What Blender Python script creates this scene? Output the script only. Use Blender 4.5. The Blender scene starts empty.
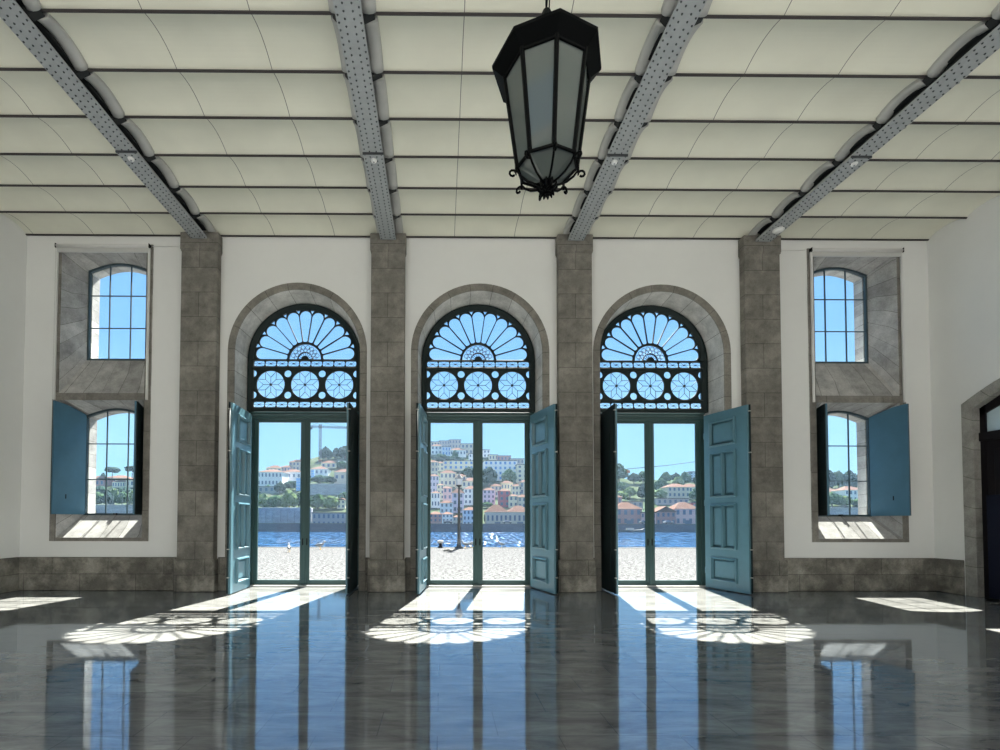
import bpy, bmesh, math, random
from mathutils import Vector, Matrix, noise
PI = math.pi
SC = bpy.context.scene
COL = SC.collection
rnd = random.Random(7)

# ------------------------------------------------------------------ camera
F = 480.0                                   # focal length in pixels of the 1000 px frame
CAM = Vector((-0.87, 0.0, 1.6))
PITCH, YAW, ROLL = math.radians(1.49), math.radians(-0.40), math.radians(0.10)
PPX, PPY = 445.3, 507.5
ROT = Matrix.Rotation(YAW, 3, 'Z') @ Matrix.Rotation(PI/2 + PITCH, 3, 'X') @ Matrix.Rotation(ROLL, 3, 'Z')
cam = bpy.data.cameras.new('camera')
cam.sensor_width = 36.0
cam.lens = F / 1000 * 36
cam.shift_x = (500 - PPX) / 1000
cam.shift_y = (PPY - 375) / 1000
cam.clip_end = 4000
co = bpy.data.objects.new('camera', cam)
COL.objects.link(co)
co.matrix_world = Matrix.Translation(CAM) @ ROT.to_4x4()
SC.camera = co

# ------------------------------------------------------------------ light
EXPOSURE = 0.55
SKY_STRENGTH = 0.73
SUN_STRENGTH = 30.0
SUN_EL, SUN_AZ = math.radians(51.0), math.radians(10.2)
SC.view_settings.view_transform = 'Standard'
SC.view_settings.look = 'None'
SC.view_settings.gamma = 1
SC.view_settings.use_curve_mapping = False
SC.view_settings.exposure = EXPOSURE
w = bpy.data.worlds.new('world')
SC.world = w
w.use_nodes = True
nt = w.node_tree
nt.nodes.clear()
tc = nt.nodes.new('ShaderNodeTexCoord')
sep = nt.nodes.new('ShaderNodeSeparateXYZ')
rmp = nt.nodes.new('ShaderNodeValToRGB')
bg = nt.nodes.new('ShaderNodeBackground')
wo = nt.nodes.new('ShaderNodeOutputWorld')
nt.links.new(tc.outputs['Generated'], sep.inputs[0])
nt.links.new(sep.outputs[2], rmp.inputs[0])
nt.links.new(rmp.outputs[0], bg.inputs[0])
nt.links.new(bg.outputs[0], wo.inputs[0])
bg.inputs[1].default_value = SKY_STRENGTH
els = rmp.color_ramp.elements
els[0].position = 0.0; els[0].color = (0.42, 0.74, 0.97, 1)
els[1].position = 1.0; els[1].color = (0.62, 0.80, 1.25, 1)
for p_, c_ in ((0.10, (0.32, 0.66, 0.97, 1)), (0.30, (0.21, 0.52, 1.0, 1)), (0.60, (0.22, 0.50, 1.0, 1))):
    e = els.new(p_); e.color = c_
sun = bpy.data.lights.new('sun', 'SUN')
sun.energy = SUN_STRENGTH
sun.angle = math.radians(0.5)
sun.color = (1.0, 0.965, 0.90)
so = bpy.data.objects.new('sun', sun)
COL.objects.link(so)
sdir = Vector((-math.sin(SUN_AZ)*math.cos(SUN_EL), -math.cos(SUN_AZ)*math.cos(SUN_EL), -math.sin(SUN_EL)))
so.rotation_mode = 'QUATERNION'
so.rotation_quaternion = sdir.to_track_quat('-Z', 'Y')
so.location = (0, 30, 40)

# ------------------------------------------------------------------ dimensions
D = 10.91            # inner plaster face of the window wall
CEIL = 8.12          # springing of the ceiling vaults
HALF = 10.39         # half width of the hall
BAY = 4.13
BACK = -2.5
BOUNCE_Y = -17.0       # unseen bounce facade added behind the camera
YF = D + 0.62        # door frame plane
YG = D + 0.56        # window glass plane
YO = D + 0.80        # outer facade
CZ = 5.45            # centre of the door arches
CZF = 5.375          # centre of the fanlights

def at(px, py, Y):
    """the point at depth Y seen at photo pixel px, py"""
    d = ROT @ Vector(((px - PPX) / F, -(py - PPY) / F, -1.0))
    return CAM + d * (Y / d.y)

# ------------------------------------------------------------------ materials
def mat(name, col, rough=0.7, metal=0.0, spec=0.5, noise_amt=0.0, noise_scale=6.0, bump=0.0, bump_scale=30.0, coords='Object', col2=None):
    m = bpy.data.materials.new(name)
    m.use_nodes = True
    n = m.node_tree.nodes; l = m.node_tree.links
    b = n['Principled BSDF']
    b.inputs['Base Color'].default_value = (*col, 1)
    b.inputs['Roughness'].default_value = rough
    b.inputs['Metallic'].default_value = metal
    b.inputs['Specular IOR Level'].default_value = spec
    t = n.new('ShaderNodeTexCoord')
    if noise_amt > 0 or col2:
        ns = n.new('ShaderNodeTexNoise'); ns.inputs['Scale'].default_value = noise_scale
        ns.inputs['Detail'].default_value = 6; ns.inputs['Roughness'].default_value = 0.65
        l.new(t.outputs[coords], ns.inputs['Vector'])
        r = n.new('ShaderNodeValToRGB')
        c2 = col2 or tuple(c * (1 - noise_amt) for c in col)
        c1 = col if col2 else tuple(min(1, c * (1 + noise_amt)) for c in col)
        r.color_ramp.elements[0].position = 0.3; r.color_ramp.elements[0].color = (*c2, 1)
        r.color_ramp.elements[1].position = 0.7; r.color_ramp.elements[1].color = (*c1, 1)
        l.new(ns.outputs[0], r.inputs[0]); l.new(r.outputs[0], b.inputs['Base Color'])
    if bump > 0:
        nb = n.new('ShaderNodeTexNoise'); nb.inputs['Scale'].default_value = bump_scale; nb.inputs['Detail'].default_value = 4
        l.new(t.outputs[coords], nb.inputs['Vector'])
        bp = n.new('ShaderNodeBump'); bp.inputs['Strength'].default_value = bump; bp.inputs['Distance'].default_value = 0.02
        l.new(nb.outputs[0], bp.inputs['Height']); l.new(bp.outputs[0], b.inputs['Normal'])
    return m

def stone(name, col, dark, bw=0.6, bh=0.45, uv=False, mortar=0.006, offset=0.5, swap=False, stain=0.0, contrast=0.25, shift=0.0):
    """ashlar: brick joints on the x/z (or uv) plane over mottled granite"""
    m = bpy.data.materials.new(name); m.use_nodes = True
    n = m.node_tree.nodes; l = m.node_tree.links; b = n['Principled BSDF']
    b.inputs['Roughness'].default_value = 0.85; b.inputs['Specular IOR Level'].default_value = 0.25
    t = n.new('ShaderNodeTexCoord')
    if uv:
        vec = t.outputs['UV']
    else:
        s = n.new('ShaderNodeSeparateXYZ'); l.new(t.outputs['Object'], s.inputs[0])
        add = n.new('ShaderNodeMath'); add.operation = 'ADD'
        l.new(s.outputs[0], add.inputs[0]); l.new(s.outputs[1], add.inputs[1])
        sh = n.new('ShaderNodeMath'); sh.operation = 'ADD'; sh.inputs[1].default_value = shift; l.new(add.outputs[0], sh.inputs[0])
        c = n.new('ShaderNodeCombineXYZ'); l.new(sh.outputs[0], c.inputs[0]); l.new(s.outputs[2], c.inputs[1])
        vec = c.outputs[0]
    br = n.new('ShaderNodeTexBrick')
    br.inputs['Scale'].default_value = 1.0
    br.inputs['Mortar Size'].default_value = mortar
    br.inputs['Mortar Smooth'].default_value = 0.3
    br.inputs['Brick Width'].default_value = bw; br.inputs['Row Height'].default_value = bh
    br.offset = offset
    br.inputs['Color1'].default_value = (*[x * (1 + contrast) for x in col], 1)
    br.inputs['Color2'].default_value = (*[x * (1 - contrast) for x in col], 1)
    br.inputs['Mortar'].default_value = (*dark, 1)
    l.new(vec, br.inputs['Vector'])
    ns = n.new('ShaderNodeTexNoise'); ns.inputs['Scale'].default_value = 3.0; ns.inputs['Detail'].default_value = 8; ns.inputs['Roughness'].default_value = 0.7
    l.new(t.outputs['Object'], ns.inputs['Vector'])
    mr = n.new('ShaderNodeMapRange'); mr.inputs[1].default_value = 0.3; mr.inputs[2].default_value = 0.7
    mr.inputs[3].default_value = 0.62; mr.inputs[4].default_value = 1.22
    l.new(ns.outputs[0], mr.inputs[0])
    n2 = n.new('ShaderNodeTexNoise'); n2.inputs['Scale'].default_value = 60.0; n2.inputs['Detail'].default_value = 3
    l.new(t.outputs['Object'], n2.inputs['Vector'])
    mr2 = n.new('ShaderNodeMapRange'); mr2.inputs[1].default_value = 0.3; mr2.inputs[2].default_value = 0.7
    mr2.inputs[3].default_value = 0.85; mr2.inputs[4].default_value = 1.12
    l.new(n2.outputs[0], mr2.inputs[0])
    mu = n.new('ShaderNodeMath'); mu.operation = 'MULTIPLY'; l.new(mr.outputs[0], mu.inputs[0]); l.new(mr2.outputs[0], mu.inputs[1])
    fac = mu.outputs[0]
    if stain > 0:      # damp staining of its own irregular shape
        n3 = n.new('ShaderNodeTexNoise'); n3.inputs['Scale'].default_value = 1.6; n3.inputs['Detail'].default_value = 6; n3.inputs['Roughness'].default_value = 0.7
        l.new(t.outputs['Object'], n3.inputs['Vector'])
        m3 = n.new('ShaderNodeMapRange'); m3.inputs[1].default_value = 0.42; m3.inputs[2].default_value = 0.62
        m3.inputs[3].default_value = 1.0 - stain; m3.inputs[4].default_value = 1.15
        l.new(n3.outputs[0], m3.inputs[0])
        m4 = n.new('ShaderNodeMath'); m4.operation = 'MULTIPLY'; l.new(fac, m4.inputs[0]); l.new(m3.outputs[0], m4.inputs[1]); fac = m4.outputs[0]
    mx = n.new('ShaderNodeVectorMath'); mx.operation = 'SCALE'
    l.new(br.outputs[0], mx.inputs[0]); l.new(fac, mx.inputs['Scale'])
    l.new(mx.outputs[0], b.inputs['Base Color'])
    bp = n.new('ShaderNodeBump'); bp.inputs['Strength'].default_value = 0.4; bp.inputs['Distance'].default_value = 0.01
    l.new(ns.outputs[0], bp.inputs['Height']); l.new(bp.outputs[0], b.inputs['Normal'])
    return m

M = {}
M['plaster'] = mat('plaster', (0.78, 0.785, 0.765), 0.9, noise_amt=0.025, noise_scale=0.8, bump=0.05, bump_scale=12)
M['stone'] = stone('pilaster_stone', (0.235, 0.222, 0.195), (0.10, 0.095, 0.083), bw=1.3, bh=0.56, offset=0.42, contrast=.10, stain=.25, shift=.2)
M['stone_base'] = stone('base_stone', (0.27, 0.255, 0.22), (0.11, 0.10, 0.09), bw=1.25, bh=0.375, stain=0.45, contrast=.15)
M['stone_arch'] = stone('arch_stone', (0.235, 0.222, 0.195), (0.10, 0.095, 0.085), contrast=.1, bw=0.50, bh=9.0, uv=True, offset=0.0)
M['stone_reveal_lit'] = stone('reveal_stone_lit', (0.54, 0.53, 0.50), (0.16, 0.15, 0.135), contrast=.1, bw=0.50, bh=9.0, uv=True, offset=0.0)  # the arch stone made lighter: bounced light on the reveals is in the colour
M['stone_side'] = stone('side_door_stone', (0.33, 0.32, 0.295), (0.13, 0.125, 0.11), contrast=.08, bw=0.62, bh=9.0, uv=True, offset=0.0)
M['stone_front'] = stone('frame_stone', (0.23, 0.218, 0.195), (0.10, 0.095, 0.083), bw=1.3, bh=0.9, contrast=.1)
M['stone_niche_lit'] = stone('niche_stone_lit', (0.40, 0.395, 0.38), (0.15, 0.145, 0.13), bw=0.42, bh=9.0, uv=True, offset=0.0)  # frame stone lightened, the light on the splays put into its colour
M['facade'] = mat('facade', (0.55, 0.52, 0.46), 0.9, noise_amt=0.1)
M['iron_teal'] = mat('dark_teal_paint', (0.009, 0.018, 0.018), 0.55, spec=0.25)
M['frame_teal'] = mat('door_frame_paint', (0.036, 0.078, 0.078), 0.42, spec=0.35)
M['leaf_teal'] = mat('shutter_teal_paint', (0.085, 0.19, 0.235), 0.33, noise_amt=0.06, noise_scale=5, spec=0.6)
M['leaf_back_shade'] = mat('shutter_back_shade', (0.010, 0.022, 0.025), 0.55, spec=.25)  # shade behind the leaves put into the colour, on dark green edges too
M['leaf_blue'] = mat('window_shutter_blue_paint', (0.05, 0.14, 0.205), 0.5, noise_amt=0.08, noise_scale=3)
M['muntin'] = mat('window_bar_paint', (0.04, 0.07, 0.085), 0.5)
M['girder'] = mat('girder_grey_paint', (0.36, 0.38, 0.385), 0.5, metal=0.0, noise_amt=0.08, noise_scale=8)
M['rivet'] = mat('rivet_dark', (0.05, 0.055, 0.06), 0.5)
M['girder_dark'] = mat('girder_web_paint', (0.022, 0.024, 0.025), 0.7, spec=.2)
M['strip'] = mat('arched_strip_grey', (0.44, 0.44, 0.42), 0.6, noise_amt=0.06, noise_scale=4)
M['joist'] = mat('joist_brown', (0.05, 0.043, 0.042), 0.6)
M['white_metal'] = mat('white_metal', (0.72, 0.72, 0.70), 0.4)
M['bar_grey'] = mat('blind_bar_grey', (0.55, 0.55, 0.53), 0.5)
M['lamp_white'] = mat('lamp_diffuser', (0.82, 0.82, 0.80), 0.35)
M['black_iron'] = mat('lantern_iron', (0.0025, 0.003, 0.003), 0.5, spec=0.08)
M['steel'] = mat('steel', (0.45, 0.45, 0.43), 0.35, metal=0.8)
M['door_dark'] = mat('dark_door_wood', (0.006, 0.0045, 0.006), 0.5, spec=0.2)
M['navy'] = mat('navy_board', (0.003, 0.0045, 0.014), 0.6, spec=0.15)
M['soil'] = mat('threshold_stone', (0.42, 0.41, 0.38), 0.8, noise_amt=0.12)

def ceiling_mat():
    m = bpy.data.materials.new('vault_panels'); m.use_nodes = True
    n = m.node_tree.nodes; l = m.node_tree.links; b = n['Principled BSDF']
    b.inputs['Roughness'].default_value = 0.85
    t = n.new('ShaderNodeTexCoord'); s = n.new('ShaderNodeSeparateXYZ'); l.new(t.outputs['Object'], s.inputs[0])
    # thin joints between the panels, three panels to a bay
    ns = n.new('ShaderNodeTexNoise'); ns.inputs['Scale'].default_value = 1.2; ns.inputs['Detail'].default_value = 5
    l.new(t.outputs['Object'], ns.inputs['Vector'])
    a = n.new('ShaderNodeMath'); a.operation = 'ADD'; a.inputs[1].default_value = BAY/2 + 40*BAY - .09
    l.new(s.outputs[0], a.inputs[0])
    d = n.new('ShaderNodeMath'); d.operation = 'DIVIDE'; d.inputs[1].default_value = BAY/3; l.new(a.outputs[0], d.inputs[0])
    fr = n.new('ShaderNodeMath'); fr.operation = 'FRACT'; l.new(d.outputs[0], fr.inputs[0])
    c = n.new('ShaderNodeMath'); c.operation = 'LESS_THAN'; c.inputs[1].default_value = 0.0085; l.new(fr.outputs[0], c.inputs[0])
    r = n.new('ShaderNodeValToRGB')
    r.color_ramp.elements[0].position = 0.3; r.color_ramp.elements[0].color = (0.73, 0.72, 0.605, 1)
    r.color_ramp.elements[1].position = 0.7; r.color_ramp.elements[1].color = (0.80, 0.79, 0.665, 1)
    l.new(ns.outputs[0], r.inputs[0])
    mx = n.new('ShaderNodeMix'); mx.data_type = 'RGBA'
    l.new(c.outputs[0], mx.inputs['Factor']); l.new(r.outputs[0], mx.inputs['A']); mx.inputs['B'].default_value = (0.22, 0.215, 0.18, 1)
    l.new(mx.outputs['Result'], b.inputs['Base Color'])
    return m
M['vault'] = ceiling_mat()

def floor_mat():
    m = bpy.data.materials.new('polished_marble'); m.use_nodes = True
    n = m.node_tree.nodes; l = m.node_tree.links
    n.clear()
    out = n.new('ShaderNodeOutputMaterial')
    dif = n.new('ShaderNodeBsdfDiffuse'); gl = n.new('ShaderNodeBsdfGlossy'); mix = n.new('ShaderNodeMixShader')
    fres = n.new('ShaderNodeFresnel'); fres.inputs['IOR'].default_value = FLOOR_IOR
    gl.inputs['Roughness'].default_value = 0.035
    gl.inputs['Color'].default_value = (0.83, 0.91, 1.0, 1)
    t = n.new('ShaderNodeTexCoord')
    br = n.new('ShaderNodeTexBrick'); br.offset = 0.5
    br.inputs['Scale'].default_value = 1; br.inputs['Brick Width'].default_value = 0.9; br.inputs['Row Height'].default_value = 0.45
    br.inputs['Mortar Size'].default_value = 0.004; br.inputs['Mortar Smooth'].default_value = 0.2
    br.inputs['Color1'].default_value = (0.195, 0.194, 0.185, 1); br.inputs['Color2'].default_value = (0.17, 0.169, 0.162, 1)
    br.inputs['Mortar'].default_value = (0.11, 0.11, 0.105, 1)
    l.new(t.outputs['Object'], br.inputs['Vector'])
    # veins: stretched noise, different on every slab
    mp = n.new('ShaderNodeMapping'); mp.inputs['Rotation'].default_value = (0, 0, 0.5); mp.inputs['Scale'].default_value = (0.8, 3.2, 1)
    l.new(t.outputs['Object'], mp.inputs['Vector'])
    ns = n.new('ShaderNodeTexNoise'); ns.inputs['Scale'].default_value = 1.7; ns.inputs['Detail'].default_value = 9
    ns.inputs['Roughness'].default_value = 0.72; ns.inputs['Distortion'].default_value = 0.6
    l.new(mp.outputs[0], ns.inputs['Vector'])
    mr = n.new('ShaderNodeMapRange'); mr.inputs[1].default_value = 0.3; mr.inputs[2].default_value = 0.7
    mr.inputs[3].default_value = 0.48; mr.inputs[4].default_value = 1.62
    l.new(ns.outputs[0], mr.inputs[0])
    sc = n.new('ShaderNodeVectorMath'); sc.operation = 'SCALE'; l.new(br.outputs[0], sc.inputs[0]); l.new(mr.outputs[0], sc.inputs['Scale'])
    l.new(sc.outputs[0], dif.inputs['Color'])
    # slightly uneven slabs: each one tips and waves a little
    wv = n.new('ShaderNodeTexNoise'); wv.inputs['Scale'].default_value = 1.4; wv.inputs['Detail'].default_value = 2
    l.new(t.outputs['Object'], wv.inputs['Vector'])
    bp = n.new('ShaderNodeBump'); bp.inputs['Strength'].default_value = 0.10; bp.inputs['Distance'].default_value = 0.012
    l.new(wv.outputs[0], bp.inputs['Height'])
    bp2 = n.new('ShaderNodeBump'); bp2.inputs['Strength'].default_value = 0.3; bp2.inputs['Distance'].default_value = 0.002; bp2.invert = True
    l.new(br.outputs['Fac'], bp2.inputs['Height']); l.new(bp.outputs[0], bp2.inputs['Normal'])
    l.new(bp2.outputs[0], gl.inputs['Normal'])
    rr = n.new('ShaderNodeMapRange'); rr.inputs[3].default_value = 0.02; rr.inputs[4].default_value = 0.075
    l.new(ns.outputs[0], rr.inputs[0]); l.new(rr.outputs[0], gl.inputs['Roughness'])
    bo = n.new('ShaderNodeMath'); bo.operation = 'MULTIPLY'; bo.use_clamp = True; bo.inputs[1].default_value = 1.1; l.new(fres.outputs[0], bo.inputs[0]); l.new(bo.outputs[0], mix.inputs[0]); l.new(dif.outputs[0], mix.inputs[1]); l.new(gl.outputs[0], mix.inputs[2])
    l.new(mix.outputs[0], out.inputs[0])
    return m
FLOOR_IOR = 1.95
M['floor'] = floor_mat()

def glass_mat(name, tint=(1, 1, 1), refl=1.45, haze=0.0, haze_col=(0.5, 0.55, 0.53)):
    m = bpy.data.materials.new(name); m.use_nodes = True
    n = m.node_tree.nodes; l = m.node_tree.links; n.clear()
    out = n.new('ShaderNodeOutputMaterial'); tr = n.new('ShaderNodeBsdfTransparent'); gl = n.new('ShaderNodeBsdfGlossy')
    gl.inputs['Roughness'].default_value = 0.01
    tr.inputs[0].default_value = (*tint, 1)
    fr = n.new('ShaderNodeFresnel')      # same reflection from either side of the thin pane
    ge = n.new('ShaderNodeNewGeometry'); mi = n.new('ShaderNodeMix'); l.new(ge.outputs['Backfacing'], mi.inputs[0])
    mi.inputs[2].default_value = refl; mi.inputs[3].default_value = 1/refl; l.new(mi.outputs[0], fr.inputs['IOR'])
    mx = n.new('ShaderNodeMixShader'); l.new(fr.outputs[0], mx.inputs[0])
    src = tr.outputs[0]
    if haze > 0:
        df = n.new('ShaderNodeBsdfDiffuse'); df.inputs[0].default_value = (*haze_col, 1)
        tl = n.new('ShaderNodeBsdfTranslucent'); tl.inputs[0].default_value = (*haze_col, 1)
        m0 = n.new('ShaderNodeMixShader'); m0.inputs[0].default_value = 0.5
        l.new(df.outputs[0], m0.inputs[1]); l.new(tl.outputs[0], m0.inputs[2])
        m2 = n.new('ShaderNodeMixShader'); m2.inputs[0].default_value = haze
        l.new(tr.outputs[0], m2.inputs[1]); l.new(m0.outputs[0], m2.inputs[2]); src = m2.outputs[0]
    l.new(src, mx.inputs[1]); l.new(gl.outputs[0], mx.inputs[2]); l.new(mx.outputs[0], out.inputs[0])
    return m
M['glass'] = glass_mat('window_glass', (0.97, 0.99, 0.985), 1.25)
M['lantern_glass'] = glass_mat('lantern_glass', (0.55, 0.60, 0.58), 1.45, 0.75, (0.30, 0.34, 0.32))
M['frosted'] = glass_mat('frosted_transom', (0.8, 0.8, 0.8), 1.4, 0.9, (0.6, 0.65, 0.63))

# ------------------------------------------------------------------ mesh helpers
class MB:
    def __init__(s): s.bm = bmesh.new(); s.uv = None
    def box(s, x0, x1, y0, y1, z0, z1, mi=0, M4=None):
        vs = [Vector((x, y, z)) for x in (x0, x1) for y in (y0, y1) for z in (z0, z1)]
        if M4 is not None: vs = [M4 @ v for v in vs]
        v = [s.bm.verts.new(p) for p in vs]
        for f in ((0,1,3,2),(4,6,7,5),(0,4,5,1),(2,3,7,6),(0,2,6,4),(1,5,7,3)):
            fc = s.bm.faces.new([v[i] for i in f]); fc.material_index = mi
        return s
    def bevbox(s, x0, x1, y0, y1, z0, z1, b=0.01, mi=0):
        """box with all edges chamfered"""
        t = bmesh.new()
        vs = [t.verts.new((x, y, z)) for x in (x0, x1) for y in (y0, y1) for z in (z0, z1)]
        for f in ((0,1,3,2),(4,6,7,5),(0,4,5,1),(2,3,7,6),(0,2,6,4),(1,5,7,3)): t.faces.new([vs[i] for i in f])
        bmesh.ops.bevel(t, geom=t.edges[:], offset=b, segments=1, affect='EDGES')
        s.merge(t, mi); return s
    def merge(s, t, mi=0):
        t.verts.ensure_lookup_table(); mp = {}
        for v in t.verts: mp[v] = s.bm.verts.new(v.co)
        for f in t.faces:
            try:
                nf = s.bm.faces.new([mp[v] for v in f.verts]); nf.material_index = mi; nf.smooth = f.smooth
            except ValueError: pass
        t.free()
    def ring_pts(s, c, ax, r, n, ph=0.0):
        ax = ax.normalized(); u = ax.orthogonal().normalized(); v = ax.cross(u)
        return [c + u*math.cos(ph+2*PI*i/n)*r + v*math.sin(ph+2*PI*i/n)*r for i in range(n)]
    def tube(s, pts, r, n=8, mi=0, caps=True, smooth=True):
        """round bar through the points; r a number or one radius per point"""
        pts = [Vector(p) for p in pts]; rs = r if isinstance(r, (list, tuple)) else [r]*len(pts)
        rings = []; u = None
        for i, p in enumerate(pts):
            a = (pts[min(i+1, len(pts)-1)] - pts[max(i-1, 0)]).normalized()
            if u is None: u = a.orthogonal().normalized()
            else:
                u = u - a*u.dot(a)
                u = u.normalized() if u.length > 1e-5 else a.orthogonal().normalized()
            v = a.cross(u)
            rings.append([s.bm.verts.new(p + (u*math.cos(2*PI*k/n) + v*math.sin(2*PI*k/n))*rs[i]) for k in range(n)])
        for A, B in zip(rings, rings[1:]):
            for k in range(n):
                f = s.bm.faces.new((A[k], A[(k+1) % n], B[(k+1) % n], B[k])); f.smooth = smooth; f.material_index = mi
        if caps:
            for R in (rings[0][::-1], rings[-1]):
                f = s.bm.faces.new(R); f.material_index = mi
        return s
    def lathe(s, prof, n=8, c=(0,0,0), ph=0.0, mi=0, smooth=False, cap=True):
        """profile of (radius, z) turned about the vertical through c"""
        c = Vector(c); rings = []
        for r, z in prof:
            rings.append([s.bm.verts.new(c + Vector((r*math.cos(ph+2*PI*k/n), r*math.sin(ph+2*PI*k/n), z))) for k in range(n)])
        for A, B in zip(rings, rings[1:]):
            for k in range(n):
                f = s.bm.faces.new((A[k], A[(k+1) % n], B[(k+1) % n], B[k])); f.smooth = smooth; f.material_index = mi
        if cap:
            s.bm.faces.new(rings[0][::-1]).material_index = mi; s.bm.faces.new(rings[-1]).material_index = mi
        return s
    def poly(s, pts, mi=0):
        f = s.bm.faces.new([s.bm.verts.new(p) for p in pts]); f.material_index = mi; return s
    def prism(s, pts, off, mi=0):
        """closed outline pushed along off"""
        off = Vector(off); A = [s.bm.verts.new(Vector(p)) for p in pts]; B = [s.bm.verts.new(Vector(p)+off) for p in pts]
        n = len(A)
        s.bm.faces.new(A[::-1]).material_index = mi; s.bm.faces.new(B).material_index = mi
        for k in range(n): s.bm.faces.new((A[k], A[(k+1) % n], B[(k+1) % n], B[k])).material_index = mi
        return s
    def loft(s, outs, closed_section=True, closed_path=False, mi=0, smooth=False):
        """outs: rows of equal point count; the rows close into a tube; uv u runs along a row"""
        uvl = s.bm.loops.layers.uv.verify()
        rows = [[s.bm.verts.new(Vector(p)) for p in r] for r in outs]
        n = len(outs[0])
        acc = []
        base = outs[min(1, len(outs)-1)]
        a = 0; acc.append(0)
        for i in range(1, n): a += (Vector(base[i]) - Vector(base[i-1])).length; acc.append(a)
        R = len(rows)
        for j in range(R if closed_section else R-1):
            A, B = rows[j], rows[(j+1) % R]
            for i in range(n-1):
                try: f = s.bm.faces.new((A[i], A[i+1], B[i+1], B[i]))
                except ValueError: continue
                f.material_index = mi; f.smooth = smooth
                for lp, (uu, vv) in zip(f.loops, ((acc[i], j), (acc[i+1], j), (acc[i+1], j+.9), (acc[i], j+.9))):
                    lp[uvl].uv = (uu, vv)
        if closed_section:
            for e in (0, n-1):
                try: s.bm.faces.new([r[e] for r in rows])
                except ValueError: pass
        return s
    def build(s, name, m=None, parent=None, loc=None, fix=True):
        if fix: bmesh.ops.recalc_face_normals(s.bm, faces=s.bm.faces[:])
        me = bpy.data.meshes.new(name); s.bm.to_mesh(me); s.bm.free()
        ms = m if isinstance(m, (list, tuple)) else [m]
        for x in ms:
            if x is not None: me.materials.append(x)
        o = bpy.data.objects.new(name, me); COL.objects.link(o)
        if parent is not None:
            o.parent = parent
        if loc is not None: o.location = loc
        return o

def empty(name, loc=(0,0,0), rz=0.0):
    o = bpy.data.objects.new(name, None); COL.objects.link(o); o.location = loc; o.rotation_euler = (0, 0, rz)
    o.empty_display_size = 0.2
    return o
def tag(o, label=None, cat=None, group=None, kind=None):
    if label: o['label'] = label
    if cat: o['category'] = cat
    if group: o['group'] = group
    if kind: o['kind'] = kind
    return o
def struct(o, label=None, cat=None):
    o['kind'] = 'structure'
    if label: o['label'] = label
    if cat: o['category'] = cat
    return o
def copy_tree(o, parent=None):
    c = o.copy(); COL.objects.link(c); c.parent = parent
    for ch in [x for x in COL.objects if x.parent is o]:
        copy_tree(ch, c)
    return c

def plate_with_holes(name, outer, holes, y0, y1, m, parent=None, bevel=0.0):
    """flat plate in the x/z plane, pierced, from y0 to y1"""
    cu = bpy.data.curves.new(name, 'CURVE'); cu.dimensions = '2D'; cu.fill_mode = 'BOTH'; cu.extrude = (y1-y0)/2
    for pts in [outer] + holes:
        sp = cu.splines.new('POLY'); sp.points.add(len(pts)-1)
        for p, q in zip(sp.points, pts): p.co = (q[0], q[1], 0, 1)
        sp.use_cyclic_u = True
    t = bpy.data.objects.new('tmp', cu); COL.objects.link(t)
    dg = bpy.context.evaluated_depsgraph_get()
    me = bpy.data.meshes.new_from_object(t.evaluated_get(dg))
    bpy.data.objects.remove(t); bpy.data.curves.remove(cu)
    me.transform(Matrix.Translation((0, (y0+y1)/2, 0)) @ Matrix.Rotation(PI/2, 4, 'X'))
    me.name = name; me.materials.clear(); me.materials.append(m)
    o = bpy.data.objects.new(name, me); COL.objects.link(o)
    if parent is not None: o.parent = parent
    return o

def arch_out(r, cz, base, y, cx=0.0, n=40):
    """outline up the left jamb, round the arch and down the right jamb"""
    pts = [(cx-r, y, base + (cz-base)*k/8) for k in range(8)]
    pts += [(cx - r*math.cos(PI*k/n), y, cz + r*math.sin(PI*k/n)) for k in range(n+1)]
    pts += [(cx+r, y, cz - (cz-base)*k/8) for k in range(1, 9)]
    return pts

# ------------------------------------------------------------------ shell
DOORS = (-4.18, 0.0, 4.18)
DS = 1.018            # size of the tracery and the glazed doors
CZT = 1.6 + (CZF - 1.6)*DS
def grow(root, names=None):
    T = Matrix.Translation((0, 0, 1.6)) @ Matrix.Diagonal((DS, 1, DS, 1)) @ Matrix.Translation((0, 0, -1.6))
    for ch in [x for x in COL.objects if x.parent is root]:
        ch.data.transform(T)
        for g in [x for x in COL.objects if x.parent is ch]: g.data.transform(T)
WINX = (-8.61, 8.68)
# floor
fl = MB(); fl.box(-HALF-0.6, HALF+1.2, BACK, YO+0.02, -0.3, 0.0)
struct(fl.build('floor', M['floor']))
# hall left open behind the camera; unseen paving and facade added to bounce sun
cy = MB(); cy.box(-45, 45, -60, BACK, -0.3, -0.02); struct(cy.build('floor_bounce', mat('bounce_paving', (.46, .455, .43), .9, noise_amt=.1, noise_scale=1)))
cy = MB(); cy.box(-30, 30, BOUNCE_Y-1, BOUNCE_Y, -.02, 15); cy.bevbox(-30.2, 30.2, BOUNCE_Y-1, BOUNCE_Y+.4, 14.6, 15.2, .05)
for k in range(-6, 7): cy.bevbox(k*4.13-.4, k*4.13+.4, BOUNCE_Y-.1, BOUNCE_Y+.2, 0, 14.6, .03)
struct(cy.build('wall_bounce', mat('bounce_facade', (.10, .098, .094), .9, noise_amt=.05, noise_scale=1)))
# window wall: plaster, with the openings cut through
outer = [(-HALF-.4, 0), (HALF+.4, 0), (HALF+.4, 8.6), (-HALF-.4, 8.6)]
holes = []
for cx in DOORS:
    holes.append([(p[0], p[2]) for p in arch_out(1.56, CZ, 0.002, 0, cx)])
for cx in WINX:
    holes.append([(cx-1.07, 1.14), (cx+1.07, 1.14), (cx+1.07, 7.87), (cx-1.07, 7.87)])
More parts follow.
